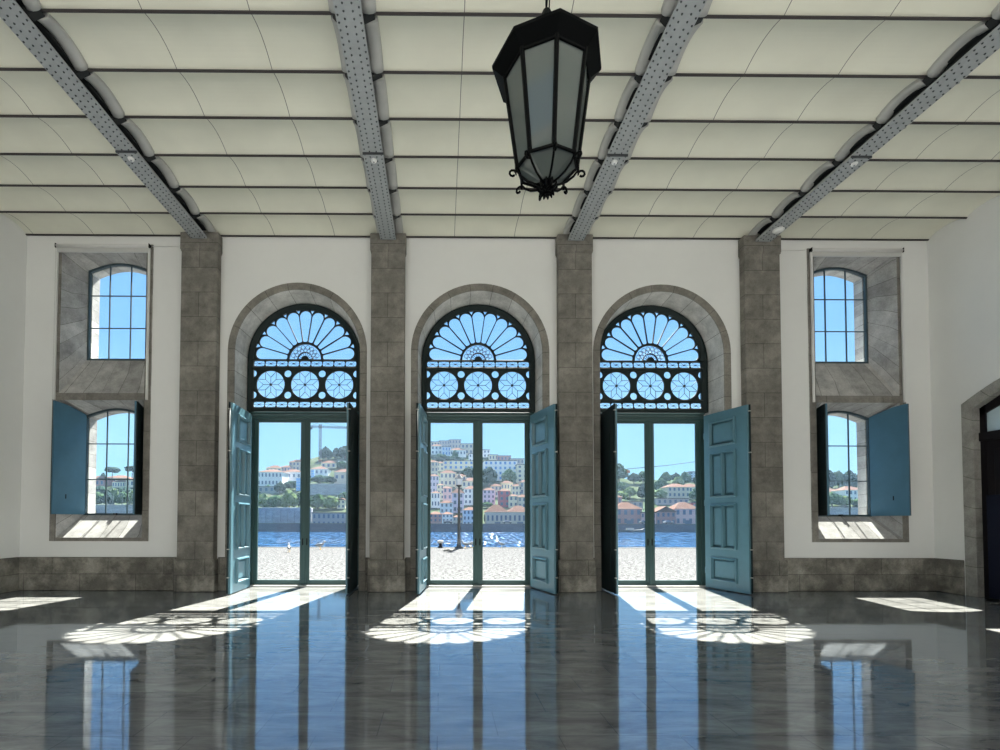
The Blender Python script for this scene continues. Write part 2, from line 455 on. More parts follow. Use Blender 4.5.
# door cuts reach the floor
outer2 = [(-HALF-.4, 0)]
for cx in DOORS:
    a = arch_out(1.56, CZ, 0.0, 0, cx)
    outer2 += [(p[0], p[2]) for p in a]
outer2 += [(HALF+.4, 0), (HALF+.4, 8.6), (-HALF-.4, 8.6)]
struct(plate_with_holes('wall_front', outer2, holes[3:], D, YO, M['plaster']))

# stone surrounds of the three doorways
for i, cx in enumerate(DOORS):
    s = MB()
    rows = [arch_out(r, c, 0.0, y, cx) for r, y, c in
            ((1.585, D-0.02, CZ), (1.445, D-0.02, CZ), (1.425, D, CZ), (1.375, YF-0.02, CZT), (1.375, YF+0.06, CZT), (1.335, YF+0.065, CZT+.01), (1.335, YF+0.085, CZT+.01), (1.50, YO+0.06, CZT+.04), (1.56, YO+0.06, CZ), (1.585, D+0.1, CZ))]
    s.loft(rows)
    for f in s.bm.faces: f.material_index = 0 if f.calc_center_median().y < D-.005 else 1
    struct(s.build('trim_%d' % (i+1), [M['stone_arch'], M['stone_reveal_lit']]), 'stone arch surround')
    th = MB(); th.bevbox(cx-1.36, cx+1.36, YF-0.06, YO+0.25, 0.0, 0.035, 0.01)
    struct(th.build('trim_%d' % (i+10), M['soil']))

# stone surrounds and splayed niches of the two window bays
def seg_top(xl, xr, z, rise, n, y):
    """n+1 points across, left to right, rising by rise in the middle"""
    return [(xl + (xr-xl)*k/n, y, z + rise*math.sin(PI*k/n)) for k in range(n+1)]
def niche_out(xl, xr, zb, zt, rise, y, n=16):
    pts = [((xl+xr)/2, y, zb), (xl, y, zb)]
    pts += [(xl, y, zb + (zt-zb)*k/6) for k in range(1, 6)]
    pts += seg_top(xl, xr, zt, rise, n, y)
    pts += [(xr, y, zt - (zt-zb)*k/6) for k in range(1, 6)] + [(xr, y, zb), ((xl+xr)/2+1e-4, y, zb)]
    return pts
GW = 0.76
for i, cx in enumerate(WINX):
    for j, (ob, ot, fb, ft, gb, gt, rise) in enumerate(((1.11, 4.38, 1.19, 4.31, 1.70, 4.07, 0.18), (4.38, 7.90, 4.47, 7.77, 5.40, 7.575, 0.18))):
        s = MB()
        rows = [niche_out(cx-1.11, cx+1.11, ob, ot, 0, D-0.02), niche_out(cx-.965, cx+.965, fb, ft, 0, D-0.02),
                niche_out(cx-GW, cx+GW, gb, gt, rise, YG-0.03), niche_out(cx-GW, cx+GW, gb, gt, rise, YG+0.03),
                niche_out(cx-GW+.06, cx+GW-.06, gb, gt-.05, rise, YG+0.035), niche_out(cx-GW+.06, cx+GW-.06, gb-0.02, gt-.05, rise, YG+0.28),
                niche_out(cx-1.11, cx+1.11, ob, ot, 0, YG+0.28)]
        s.loft(rows)
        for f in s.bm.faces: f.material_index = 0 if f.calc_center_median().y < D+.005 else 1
        struct(s.build('trim_%d' % (20+i*2+j), [M['stone_front'], M['stone_niche_lit']]))

# side walls: plaster with a segmental doorway cut into each
def side_wall(sgn, yc, name):
    hw = 1.10
    seg = [(yc-hw + 2*hw*k/16, 4.02 + 0.38*math.sin(PI*k/16)) for k in range(17)]
    out = [(-(BACK), 0), (-(yc-hw-.22), 0)]
    out = [(BACK, 0), (yc-hw-.2, 0)] + [(yc-hw-.2 + 2*(hw+.2)*k/16, 4.15 + .45*math.sin(PI*k/16)) for k in range(17)] + [(yc+hw+.2, 0), (YO, 0), (YO, 8.6), (BACK, 8.6)]
    cu_out = [(p[0], p[1]) for p in out]
    o = plate_with_holes(name, cu_out, [], 0, 0.55, M['plaster'])
    # plate lies in x/z: turn it so that its x runs along the hall
    if sgn > 0: o.data.transform(Matrix(((0,1,0,HALF),(1,0,0,0),(0,0,1,0),(0,0,0,1))))
    else: o.data.transform(Matrix(((0,-1,0,-HALF),(1,0,0,0),(0,0,1,0),(0,0,0,1))))
    o.data.flip_normals() if sgn > 0 else None
    struct(o)
    def out_line(h, zt, rise, x):
        pts = [(x, yc+h, zt*k/6) for k in range(6)]
        pts += [(x, yc+h - 2*h*k/16, zt + rise*math.sin(PI*k/16)) for k in range(17)]
        pts += [(x, yc-h, zt - zt*k/6) for k in range(1, 7)]
        return pts
    s = MB()
    X0 = sgn*(HALF-.02); X1 = sgn*(HALF+.14); X2 = sgn*(HALF+.5)
    s.loft([out_line(hw+.23, 4.12, .47, X0), out_line(hw, 3.98, .40, X0), out_line(hw, 3.98, .40, X1), out_line(hw, 3.98, .40, X2), out_line(hw+.22, 4.12, .45, X2)])
    for y in ((yc+hw+.13, yc-hw-.13) if sgn < 0 else ()):
        s.bevbox(min(X0-sgn*.02, X0+sgn*.1), max(X0-sgn*.02, X0+sgn*.1), y-.145, y+.145, 3.90, 4.10, .006)
    struct(s.build('trim_%d' % (30 if sgn > 0 else 31), M['stone_side']))
    return out_line
RD = 8.93
LD = 8.84
side_wall(1, RD, 'wall_right')
side_wall(-1, LD, 'wall_left')
# the two dark doors in the side walls
for sgn, yc, num in ((1, RD, 4), (-1, LD, 5)):
    d = empty('door_%d' % num, (0, 0, 0)); struct(d, 'dark wooden double door under a stone segmental arch in the %s wall' % ('right' if sgn > 0 else 'left'), 'door')
    X0, X1 = sorted((sgn*(HALF+.12), sgn*(HALF+.20)))
    XM = sgn*(HALF+.16)
    f = MB()
    f.box(X0, X1, yc+1.0, yc+1.12, 0, 4.1); f.box(X0, X1, yc-1.12, yc-1.0, 0, 4.1)
    f.box(X0-.03, X1+.03, yc-1.12, yc+1.12, 3.28, 3.46)
    f.box(X0, X1, yc-.05, yc+.05, 0, 4.4)
    n = 12
    pts = [(X0, yc-1.12 + 2.24*k/n, 3.96+.40*math.sin(PI*k/n)) for k in range(n+1)]
    low = [(X0, yc-1.12 + 2.24*k/n, 3.80+.34*math.sin(PI*k/n)) for k in range(n+1)]
    for k in range(n):
        f.prism([low[k], low[k+1], pts[k+1], pts[k]], (X1-X0, 0, 0))
    f.build('frame', M['door_dark'], d)
    g = MB()
    g.prism([(XM, yc-1.05, 3.44), (XM, yc+1.05, 3.44), (XM, yc+1.05, 3.95)] + [(XM, yc+1.05-2.1*k/12, 3.95+.38*math.sin(PI*k/12)) for k in range(1, 12)] + [(XM, yc-1.05, 3.95)], (0.01, 0, 0))
    g.build('transom_pane', M['frosted'], d)
    for q in (-1, 1):
        l_ = MB()
        ya, yb = sorted((yc+q*.02, yc+q*1.02))
        l_.box(X0+.01, X1-.01, ya, yb, 0.02, 3.30)
        l_.bevbox(X0-.01, X1+.01, ya+.16, yb-.16, 0.25, 1.3, .02); l_.bevbox(X0-.01, X1+.01, ya+.16, yb-.16, 1.5, 3.1, .02)
        l_.build('leaf', M['door_dark'], d)
nb = empty('display_board', (HALF-.28, RD+.18, 0))
b = MB(); b.bevbox(-.035, .035, -.46, .46, .06, 2.12, .008); b.build('panel', M['navy'], nb)
b = MB(); b.bevbox(-.12, .10, -.44, -.38, 0, .06, .008); b.build('foot', M['black_iron'], nb)
b = MB(); b.bevbox(-.12, .10, .38, .44, 0, .06, .008); b.build('foot', M['black_iron'], nb)
tag(nb, 'tall dark navy board standing in the doorway at the right edge', 'board')

# baseboards
PX = (-6.35, -2.10, 2.14, 6.40)       # pilaster axes
PWID = (0.405, 0.38, 0.38, 0.405)             # half widths
PFRONT = D - 0.20
def plinth(name, x0, x1):
    s = MB(); s.bevbox(x0, x1, D-0.035, D+0.05, 0, 0.75, 0.012); struct(s.build(name, M['stone_base']))
plinth('baseboard_front_left', -HALF, PX[0]-PWID[0]-.02)
plinth('baseboard_front_right', PX[3]+PWID[3]+.02, HALF)
segs = []
for i in range(3):
    plinth('baseboard_bay_%d' % (2*i+1), PX[i]+PWID[i]+.02, DOORS[i]-1.58)
    plinth('baseboard_bay_%d' % (2*i+2), DOORS[i]+1.58, PX[i+1]-PWID[i+1]-.02)
for sgn, yc, nm in ((1, RD, 'right'), (-1, LD, 'left')):
    s = MB(); xa, xb = sorted((sgn*(HALF-.035), sgn*(HALF+.05)))
    s.bevbox(xa, xb, yc+1.36, D-.03, 0, .75, .012); s.bevbox(xa, xb, BACK, yc-1.36, 0, .75, .012)
    struct(s.build('baseboard_%s' % nm, M['stone_base']))

# pilasters
names = ('leftmost stone pilaster, between the left window and the left doorway', 'stone pilaster between the left and the middle doorway',
         'stone pilaster between the middle and the right doorway', 'rightmost stone pilaster, between the right doorway and the right window')
for x, h, lab in zip(PX, PWID, names):
    p = empty('stone_pilaster', (x, D, 0)); tag(p, lab, 'pilaster', 'stone pilasters along the window wall')
    f = PFRONT - D
    s = MB(); s.bevbox(-h, h, f, 0.0, 0.70, 7.68, .012); s.build('shaft', M['stone'], p)
    s = MB(); s.bevbox(-h-.045, h+.045, f-.045, 0.0, 0, .72, .02); s.build('base', M['stone_base'], p)
    s = MB(); s.bevbox(-h-.012, h+.012, f-.012, 0.0, 7.66, 7.69, .004); s.bevbox(-h-.022, h+.022, f-.02, 0.0, 7.69, 8.08, .008)
    s.build('capital', M['stone'], p)

# ceiling vaults
SP = (at(500, 237.4, 0.001+D).y - 6.03) / 6.0
SP = 0.812
ROOF_BACK = -1.5
K = int((D - ROOF_BACK) / SP) + 1
RISE = 0.085
s = MB(); NX = 12
seamY = [D - 0.03 - k*SP for k in range(K+1)]
rows = []
for k in range(K):
    y1, y0 = seamY[k], seamY[k+1]
    for q in range(13):
        if q == 0 and k > 0: continue
        t = q/12
        rows.append((y1 + (y0-y1)*t, CEIL + RISE*(1-(2*t-1)**2)))
vs = [[s.bm.verts.new((x, y, z)) for x in (-HALF-.05, HALF+.05)] for y, z in rows]
vt = [[s.bm.verts.new((x, y, 8.6)) for x in (-HALF-.05, HALF+.05)] for y, z in rows]
for A, B in zip(vs, vs[1:]): s.bm.faces.new((A[0], A[1], B[1], B[0])).smooth = False
for A, B in zip(vt, vt[1:]): s.bm.faces.new((A[1], A[0], B[0], B[1]))
for X in (0, 1):
    for j in range(len(vs)-1): s.bm.faces.new((vs[j][X], vs[j+1][X], vt[j+1][X], vt[j][X]))
s.bm.faces.new((vs[0][0], vs[0][1], vt[0][1], vt[0][0])); s.bm.faces.new((vs[-1][0], vs[-1][1], vt[-1][1], vt[-1][0]))
struct(s.build('ceiling', M['vault']))
ordw = ('first', 'second', 'third', 'fourth', 'fifth', 'sixth', 'seventh', 'eighth')
for k in range(0, min(K, 9)):
    y = seamY[k]
    j = MB(); j.box(-HALF, HALF, y-.019 if k else y-.02, y+.019 if k else y+.01, CEIL-.022, CEIL-.010); j.box(-HALF, HALF, y-.008, y+.008, CEIL-.03, CEIL+.03)
    o = j.build('ceiling_joist', M['joist'])
    if k == 0: tag(o, 'thin dark steel joist where the vaulted ceiling meets the window wall', 'joist', 'thin steel joists of the vaulted ceiling')
    else: tag(o, '%s thin dark steel joist out from the window wall, across the vaults' % ordw[min(k-1, 7)], 'joist', 'thin steel joists of the vaulted ceiling')

# riveted girders
GH = 7.95
YSTEP = at(500, 153.5, 8.16).y
def make_girder(x):
    g = empty('riveted_girder', (x, 0, 0))
    y0, y1 = ROOF_BACK, PFRONT - .025
    s = MB(); s.bevbox(-.172, .172, y0, y1, GH, GH+.03, .004)
    # rivets: two outer and two inner rows, staggered
    n = int((y1-y0)/.095)
    zz = GH
    for i in range(n):
        for xx, off in ((-.142, 0), (.142, 0), (-.058, .5), (.058, .5)):
            yy = y1 - .05 - (i+off)*.095
            if yy < 4.0: continue
            z_ = zz - (.026 if yy > YSTEP else 0)
            r = .0145; bm = s.bm
            ring = [bm.verts.new((xx + r*math.cos(PI*k/3), yy + r*math.sin(PI*k/3), z_+.001)) for k in range(6)]
            top = [bm.verts.new((xx + .6*r*math.cos(PI*k/3), yy + .6*r*math.sin(PI*k/3), z_-.012)) for k in range(6)]
            for k in range(6):
                f = bm.faces.new((ring[k], ring[(k+1) % 6], top[(k+1) % 6], top[k])); f.material_index = 1
            f = bm.faces.new(top); f.material_index = 1
    s.build('bottom_flange', [M['girder'], M['rivet']], g)
    s = MB(); s.bevbox(-.178, .178, YSTEP, y1, GH-.026, GH-.002, .004); s.build('cover_plate', M['girder'], g)
    s = MB(); s.box(-.18, .18, YSTEP-.02, YSTEP+.004, GH-.03, GH+.002); s.build('plate_edge', M['rivet'], g)
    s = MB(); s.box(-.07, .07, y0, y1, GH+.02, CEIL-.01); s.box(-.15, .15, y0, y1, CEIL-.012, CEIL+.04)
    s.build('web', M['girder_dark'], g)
    for k in range(1, min(K, 9)+1):
        for sx in (-1, 1):
            if k < K and k <= 8:
                yj = seamY[k]
                a, c = sorted((sx*.07, sx*.31))
                s = MB()
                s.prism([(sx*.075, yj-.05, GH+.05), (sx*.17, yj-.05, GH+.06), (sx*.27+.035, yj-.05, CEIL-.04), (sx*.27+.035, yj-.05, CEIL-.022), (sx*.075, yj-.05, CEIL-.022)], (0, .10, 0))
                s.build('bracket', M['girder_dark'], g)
            # grey arched strip under the edge of each vault
            ya, yb = seamY[k-1]-.05, seamY[k]+.05
            m_ = MB(); rows = []
            for q in range(11):
                t = q/10; yy = ya + (yb-ya)*t; zc = CEIL - .035 + (RISE+.005)*(1-(2*t-1)**2)
                row = []
                for h in range(7):
                    an = PI*h/6
                    row.append((sx*(.205 - .095*math.cos(an)) + .035, yy, zc - .045*math.sin(an)))
                row += [(sx*.30+.035, yy, zc+.07), (sx*.11+.035, yy, zc+.07)]
                rows.append(row)
            R = [[m_.bm.verts.new(p) for p in row] for row in rows]
            for A, B in zip(R, R[1:]):
                for h in range(len(A)):
                    f = m_.bm.faces.new((A[h], A[(h+1) % len(A)], B[(h+1) % len(A)], B[h])); f.smooth = h < 6
            m_.bm.faces.new(R[0]); m_.bm.faces.new(R[-1])
            m_.build('arched_strip', M['strip'], g)
    return g
glab = ('leftmost riveted grey ceiling girder, over the leftmost pilaster', 'riveted grey ceiling girder left of the lantern, over the second pilaster',
        'riveted grey ceiling girder just right of the lantern', 'rightmost riveted grey ceiling girder, over the rightmost pilaster')
g0 = make_girder(PX[0])
g0.location = (PX[0]+.10, 0, 0); g0.rotation_euler.z = .009
girders = [g0]
for i in range(1, 4): 
    c = copy_tree(g0); c.location = (PX[i]+.10, 0, 0); girders.append(c)
for g, lab in zip(girders, glab): tag(g, lab, 'girder', 'riveted ceiling girders')
# little round detectors where the cover plates end, and one round lamp
sens = None
dl = ('on the leftmost girder', 'on the girder left of the lantern', 'on the girder right of the lantern', 'on the rightmost girder')
for x, lab in zip(PX, dl):
    if sens is None:
        sens = empty('smoke_detector'); 
        s = MB(); s.lathe([(.055, 0), (.055, -.012), (.045, -.028), (.02, -.034)], 16, smooth=True); s.build('body', M['lamp_white'], sens)
        s = MB(); s.lathe([(.018, -.03), (.014, -.045)], 10); s.build('sensor', M['girder'], sens)
        o = sens
    else: o = copy_tree(sens)
    o.location = (x+.02, YSTEP+.13, GH-.026)
    tag(o, 'small round white detector ' + lab, 'detector', 'round detectors on the girders')
l_ = empty('ceiling_lamp', (PX[3]+.03, 10.22, GH-.026))
s = MB(); s.lathe([(.112, 0), (.118, -.02), (.105, -.035), (.10, -.035)], 24); s.build('rim', M['white_metal'], l_)
s = MB(); s.lathe([(.10, -.03), (.09, -.045), (.05, -.055), (.01, -.058)], 24, smooth=True); s.build('diffuser', M['lamp_white'], l_)
tag(l_, 'round white disc lamp under the wall end of the rightmost girder', 'lamp')

# ------------------------------------------------------------------ fanlights
def arcpts(cx, cz, r, a0, a1, n): return [(cx + r*math.cos(a0+(a1-a0)*k/n), cz + r*math.sin(a0+(a1-a0)*k/n)) for k in range(n+1)]
def circ(cx, cz, r, n=28): return [(cx + r*math.cos(2*PI*k/n), cz + r*math.sin(2*PI*k/n)) for k in range(n)]
def make_fanlight():
    root = empty('arched_fanlight', (0, YF, 0))
    R = 1.335
    out = [(-R, 4.16), (R, 4.16)] + arcpts(0, CZF, R, 0, PI, 48)
    H = []
    NP = 11; bar = .019
    for i in range(NP):
        a = PI*(i+.5)/NP; ca, sa = math.cos(a), math.sin(a); da = PI/NP/2
        def P(r, t): return (r*ca - t*sa, CZF + .02 + r*sa + t*ca)
        pts = []
        ri, rc = .425, 1.03
        wi = ri*math.tan(da) - bar/2; wc = rc*math.tan(da) - bar/2
        for k in range(5):
            an = PI + PI*k/4 - PI/2
            pts.append(P(ri + .02 + wi*math.cos(PI/2+PI*k/4+0) * 0 - .02*math.sin(PI*k/4), wi*math.cos(PI*k/4)))
        # outer rounded tip
        for k in range(13):
            an = -PI/2 + PI*k/12
            pts.append(P(rc + wc*math.cos(an)*1.02, wc*math.sin(an)))
        if i in (0, NP-1):
            pts = [(x, max(z, CZF+.03)) for x, z in pts]
        H.append(pts)
    for i in range(1, NP):
        a = PI*i/NP
        H.append([(r*math.cos(a+d), CZF+.02 + r*math.sin(a+d)) for r, d in ((1.105, 0), (1.195, .045), (1.20, 0), (1.195, -.045))])
    H.append([(x, z) for x, z in arcpts(0, CZF+.03, .378, 0, PI, 24)])
    # small round holes, three large circles
    for zc in (5.06, 4.55):
        for x in (-.405, .405): H.append(circ(x, zc, .084, 18))
        H.append([(1.225, zc-.085)] + [(1.225, zc+.085)] + [(1.225+.085*math.cos(t)*1.0, zc+.085*math.sin(t)) for t in [PI/2+PI*k/8 for k in range(1, 8)]])
        H.append([(-1.225, zc+.085)] + [(-1.225, zc-.085)] + [(-1.225+.085*math.cos(t), zc+.085*math.sin(t)) for t in [-PI/2+PI*k/8 for k in range(1, 8)]])
    for x in (-.81, 0, .81): H.append(circ(x, 4.80, .33, 36))
    n9 = 9; wd = 2.44/n9
    for zc in (5.30, 4.325):
        for i in range(n9):
            x = -1.22 + wd*(i+.5); a = wd/2-.003; h = .064
            H.append([(x+a*.98, zc-.022), (x+a*.98, zc+.022), (x+a*.78, zc+h), (x-a*.78, zc+h), (x-a*.98, zc+.022), (x-a*.98, zc-.022), (x-a*.78, zc-h), (x+a*.78, zc-h)])
    plate_with_holes('lattice_plate', out, H, -.018, .018, M['iron_teal'], root)
    # heavy outer arch, bars between the bands
    s = MB()
    s.loft([arch_out(1.34, CZF, 4.16, -.07), arch_out(1.29, CZF, 4.16, -.07), arch_out(1.215, CZF, 4.16, -.03), arch_out(1.215, CZF, 4.16, .04), arch_out(1.34, CZF, 4.16, .06)])
    s.build('arch_frame', M['iron_teal'], root)
    s = MB()
    for z0, z1, d in ((5.365, 5.395, .05), (5.165, 5.215, .045), (4.405, 4.455, .045), (4.16, 4.245, .05)): s.bevbox(-1.3, 1.3, -d, d*.6, z0, z1, .006)
    s.build('cross_bar', M['iron_teal'], root)
    # hub
    s = MB()
    for ra, rb, d in ((.378, .402, .035), (.165, .182, .02)):
        n = 24; A = arcpts(0, CZF+.02, ra, 0, PI, n); B = arcpts(0, CZF+.02, rb, 0, PI, n)
        for k in range(n): s.prism([(A[k][0], -d, A[k][1]), (A[k+1][0], -d, A[k+1][1]), (B[k+1][0], -d, B[k+1][1]), (B[k][0], -d, B[k][1])], (0, 2*d, 0))
    hub = arcpts(0, CZF+.02, .09, 0, PI, 16); s.prism([(x, -.03, z) for x, z in hub], (0, .06, 0))
    for k in range(9):
        a = PI*(k+.5)/9
        s.tube([(r*math.cos(a), 0, CZF+.02+r*math.sin(a)) for r in (.08, .17)], .007, 4)
        c = Vector((.225*math.cos(a), 0, CZF+.02+.225*math.sin(a)))
        s.tube([c + Vector((.036*math.cos(t), 0, .036*math.sin(t))) for t in [2*PI*q/8 for q in range(9)]], .006, 4)
        s.tube([(r*math.cos(a), 0, CZF+.02+r*math.sin(a)) for r in (.265, .30)], .006, 4)
    for k in range(8):
        a = PI*(k+1)/9; c = Vector((.305*math.cos(a), 0, CZF+.02+.305*math.sin(a)))
        s.tube([c + Vector((.045*math.cos(t), 0, .045*math.sin(t))) for t in [2*PI*q/8 for q in range(9)]], .006, 4)
    s.build('hub_scrollwork', M['iron_teal'], root)
    for x in (-.81, 0, .81):
        s = MB(); c = Vector((x, 0, 4.80))
        s.lathe([(.03, -.0), (.03, .001)], 10, c=c)
        s.tube([c+Vector((0, -.02, 0)), c+Vector((0, .02, 0))], .028, 10)
        for k in range(8):
            a = 2*PI*k/8 + PI/2
            e = Vector((math.cos(a), 0, math.sin(a)))
            s.tube([c, c+e*.18], .0065, 4)
            for d in (-1, 1):
                b_ = a + d*.385
                s.tube([c+e*.175, c+Vector((math.cos(b_), 0, math.sin(b_)))*.335], .0065, 4)
        s.build('rosette', M['iron_teal'], root)
    for zc, nm in ((5.30, 'upper'), (4.325, 'lower')):
        s = MB()
        for i in range(n9):
            x = -1.22 + wd*(i+.5)
            s.prism([(x-.03, -.012, zc), (x, -.012, zc-.017), (x+.03, -.012, zc), (x, -.012, zc+.017)], (0, .024, 0))
            for dx in (-1, 1):
                for dz in (-1, 1): s.tube([(x+dx*.02, 0, zc+dz*.01), (x+dx*.095, 0, zc+dz*.062)], .0038, 4)
                s.tube([(x+dx*.03, 0, zc), (x+dx*.13, 0, zc)], .004, 4)
        s.build('lace_band', M['iron_teal'], root)
    s = MB(); s.prism([(x, .025, z) for x, z in [(-1.3, 4.2), (1.3, 4.2)] + arcpts(0, CZF, 1.3, 0, PI, 32)], (0, .006, 0)); s.build('pane', M['glass'], root)
    return root
fan0 = make_fanlight()
fl_lab = ('arched fanlight with petal tracery over the left doorway', 'arched fanlight with petal tracery over the middle doorway', 'arched fanlight with petal tracery over the right doorway')
grow(fan0)
fans = [fan0, copy_tree(fan0), copy_tree(fan0)]
for o, cx, lab in zip(fans, DOORS, fl_lab):
    o.location = (cx, YF, 0); tag(o, lab, 'fanlight', 'arched fanlights over the doorways')

# glazed doors
def make_glazed():
    root = empty('door_1', (0, YF, 0))
    f = MB()
    f.bevbox(-1.30, 1.30, -.05, .06, 3.985, 4.16, .008); f.bevbox(-1.34, 1.34, -.085, -.03, 4.05, 4.10, .008); f.bevbox(-1.34, 1.34, -.07, -.03, 4.13, 4.17, .006)
    f.bevbox(-1.36, -1.225, -.05, .06, .03, 4.16, .008); f.bevbox(1.225, 1.36, -.05, .06, .03, 4.16, .008)
    f.build('door_frame', M['frame_teal'], root)
    for sx in (-1, 1):
        l_ = MB()
        def B(xa, xb, za, zb, ya=-.03, yb=.03): a, c = sorted((sx*xa, sx*xb)); l_.bevbox(a, c, ya, yb, za, zb, .006)
        B(.004, .095, .05, 3.98); B(1.125, 1.222, .05, 3.98); B(.09, 1.13, 3.925, 3.98); B(.09, 1.13, .05, .175)
        B(.095, .115, .17, 3.93, -.04, -.02); 
        lf = l_.build('leaf', M['frame_teal'], root)
        g = MB(); a, c = sorted((sx*.09, sx*1.13)); g.box(a, c, -.004, .004, .17, 3.93); g.build('pane', M['glass'], lf)
        h = MB(); h.bevbox(sx*.05-.012, sx*.05+.012, -.042, -.028, 1.0, 1.16, .004); h.tube([(sx*.05, -.04, 1.10), (sx*.05, -.065, 1.10)], .011, 8)
        h.build('handle', M['black_iron'], lf)
    s = MB(); s.bevbox(-.028, .028, -.045, -.028, .05, 3.98, .006); s.build('astragal', M['frame_teal'], root)
    return root
gd = make_glazed(); grow(gd)
for i, cx in enumerate(DOORS):
    o = gd if i == 0 else copy_tree(gd)
    o.name = 'door_%d' % (i+1); o.location = (cx, YF+.13, 0); struct(o, 'glazed double door in the %s doorway' % ('left', 'middle', 'right')[i], 'door')

# folded panelled shutters on the doorways
LW, LH = 1.20, 4.09
def make_leaf():
    """leaf from x=0 (hinge) to x=LW, front face towards -y"""
    root = empty('panelled_shutter')
    cols = ((.20, .52), (.56, .88))
    x0, x1 = .18*LW, .72*LW; xm = (x0+x1)/2
    rows = [(1-.185, 1-.055, 0), (1-.475, 1-.235, 1), (1-.765, 1-.53, 1), (1-.945, 1-.83, 0)]
    s = MB(); y0, y1 = -.026, .026
    # stiles and rails
    s.bevbox(0, x0, y0, y1, 0, LH, .003); s.bevbox(x1, LW, y0, y1, 0, LH, .003)
    zs = [0] + [v for r in rows[::-1] for v in (r[0]*LH, r[1]*LH)] + [LH]
    for k in range(0, len(zs), 2): s.box(x0-.001, x1+.001, y0, y1, zs[k], zs[k+1])
    for a, c, two in rows:
        if two: s.box(xm-.022, xm+.022, y0, y1, a*LH-.001, c*LH+.001)
    s.box(x0-.002, x1+.002, -.006, .006, .05, LH-.05)
    lf_ = s.build('frame', M['leaf_teal'], root)
    for a, c, two in rows:
        for xa, xb in (((x0, xm-.022), (xm+.022, x1)) if two else ((x0, x1),)):
            p = MB()
            za, zb = a*LH, c*LH
            # projecting bolection moulding round a fielded panel
            for side in (-1,):
                m0, m1 = (.0, .036)
                def rct(d, y): return [(xa+d, y, za+d), (xb-d, y, za+d), (xb-d, y, zb-d), (xa+d, y, zb-d)]
                loops = [rct(-.040, side*.026), rct(-.034, side*.066), rct(-.006, side*.074), rct(.018, side*.006), rct(.045, side*.006), rct(.062, side*.016), rct(.063, side*.016)]
                L = [[p.bm.verts.new(q) for q in r] for r in loops]
                for A, B in zip(L, L[1:]):
                    for k in range(4): p.bm.faces.new((A[k], A[(k+1) % 4], B[(k+1) % 4], B[k]))
                p.bm.faces.new(L[-1])
            p.build('panel', M['leaf_teal'], root)
    # second leaf folded flat behind, hinges on the free edge
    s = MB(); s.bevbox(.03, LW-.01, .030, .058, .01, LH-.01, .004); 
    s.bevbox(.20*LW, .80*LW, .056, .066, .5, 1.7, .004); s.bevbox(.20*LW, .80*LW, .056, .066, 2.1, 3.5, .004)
    s.build('folded_leaf', M['leaf_back_shade'], root)
    s = MB(); s.tube([(LW+.008, .035, .02), (LW+.008, .035, LH)], .020, 10); s.build('edge_rod', M['leaf_back_shade'], root)
    for z in (.35, .95, 3.05, 3.95):
        h = MB(); h.tube([(LW+.008, .035, z-.012), (LW+.008, .035, z+.012)], .027, 10); h.bevbox(LW-.03, LW+.01, .00, .03, z-.01, z+.01, .003)
        h.build('hinge', M['steel'], lf_)
    for z in (.4, 2.0, 3.6):
        h = MB(); h.tube([(-.012, -.01, z-.07), (-.012, -.01, z+.07)], .013, 8); h.bevbox(-.01, .05, -.03, -.018, z-.05, z+.05, .003)
        h.build('hinge', M['leaf_teal'], lf_)
    return root
def leaf_mirror(root):
    """left/right mirrored copy: scale is applied to the meshes themselves"""
    c = root.copy(); COL.objects.link(c)
    for ch in [x for x in COL.objects if x.parent is root]:
        d = ch.copy(); d.data = ch.data.copy(); d.data.transform(Matrix.Diagonal((1, -1, 1, 1))); d.data.flip_normals(); COL.objects.link(d); d.parent = c
        for g in [x for x in COL.objects if x.parent is ch]:
            e = g.copy(); e.data = g.data.copy(); e.data.transform(Matrix.Diagonal((1, -1, 1, 1))); e.data.flip_normals(); COL.objects.link(e); e.parent = d
    return c
leafA = make_leaf()          # face towards -y before turning
leafB = leaf_mirror(leafA)   # face towards +y
hx = 1.26; YH = YF - 0.085
# (door, side, dx at the free edge, label)
LEAVES = [(0, -1, .06, 'teal panelled shutter leaf folded open at the left side of the left doorway'),
          (0, 1, .03, 'teal panelled shutter leaf seen edge-on in shade at the right side of the left doorway'),
          (1, -1, -.11, 'narrow-looking teal panelled shutter leaf at the left side of the middle doorway'),
          (1, 1, .30, 'teal panelled shutter leaf swung wide at the right side of the middle doorway'),
          (2, -1, -.05, 'dark shaded shutter leaf seen edge-on at the left side of the right doorway'),
          (2, 1, .31, 'broad teal panelled shutter leaf swung wide at the right side of the right doorway')]
usedA = usedB = False
for di, side, dx, lab in LEAVES:
    # front face must look towards the middle of the opening
    hxw = DOORS[di] + side*hx
    ang = math.atan2(-math.sqrt(LW**2-dx**2), dx)     # direction of the leaf from its hinge
    # local x -> direction ang; local -y is the face side
    if side < 0:   # leaf on the left: the face must look to +x ; with x pointing to -Y, local -y points to -x, so use the mirrored leaf
        if not usedB: o = leafB; usedB = True
        else: o = copy_tree(leafB)
    else:
        if not usedA: o = leafA; usedA = True
        else: o = copy_tree(leafA)
    o.location = (hxw, YH, 0.02); o.rotation_euler = (0, 0, ang)
    tag(o, lab, 'shutter', 'panelled shutters of the doorways')

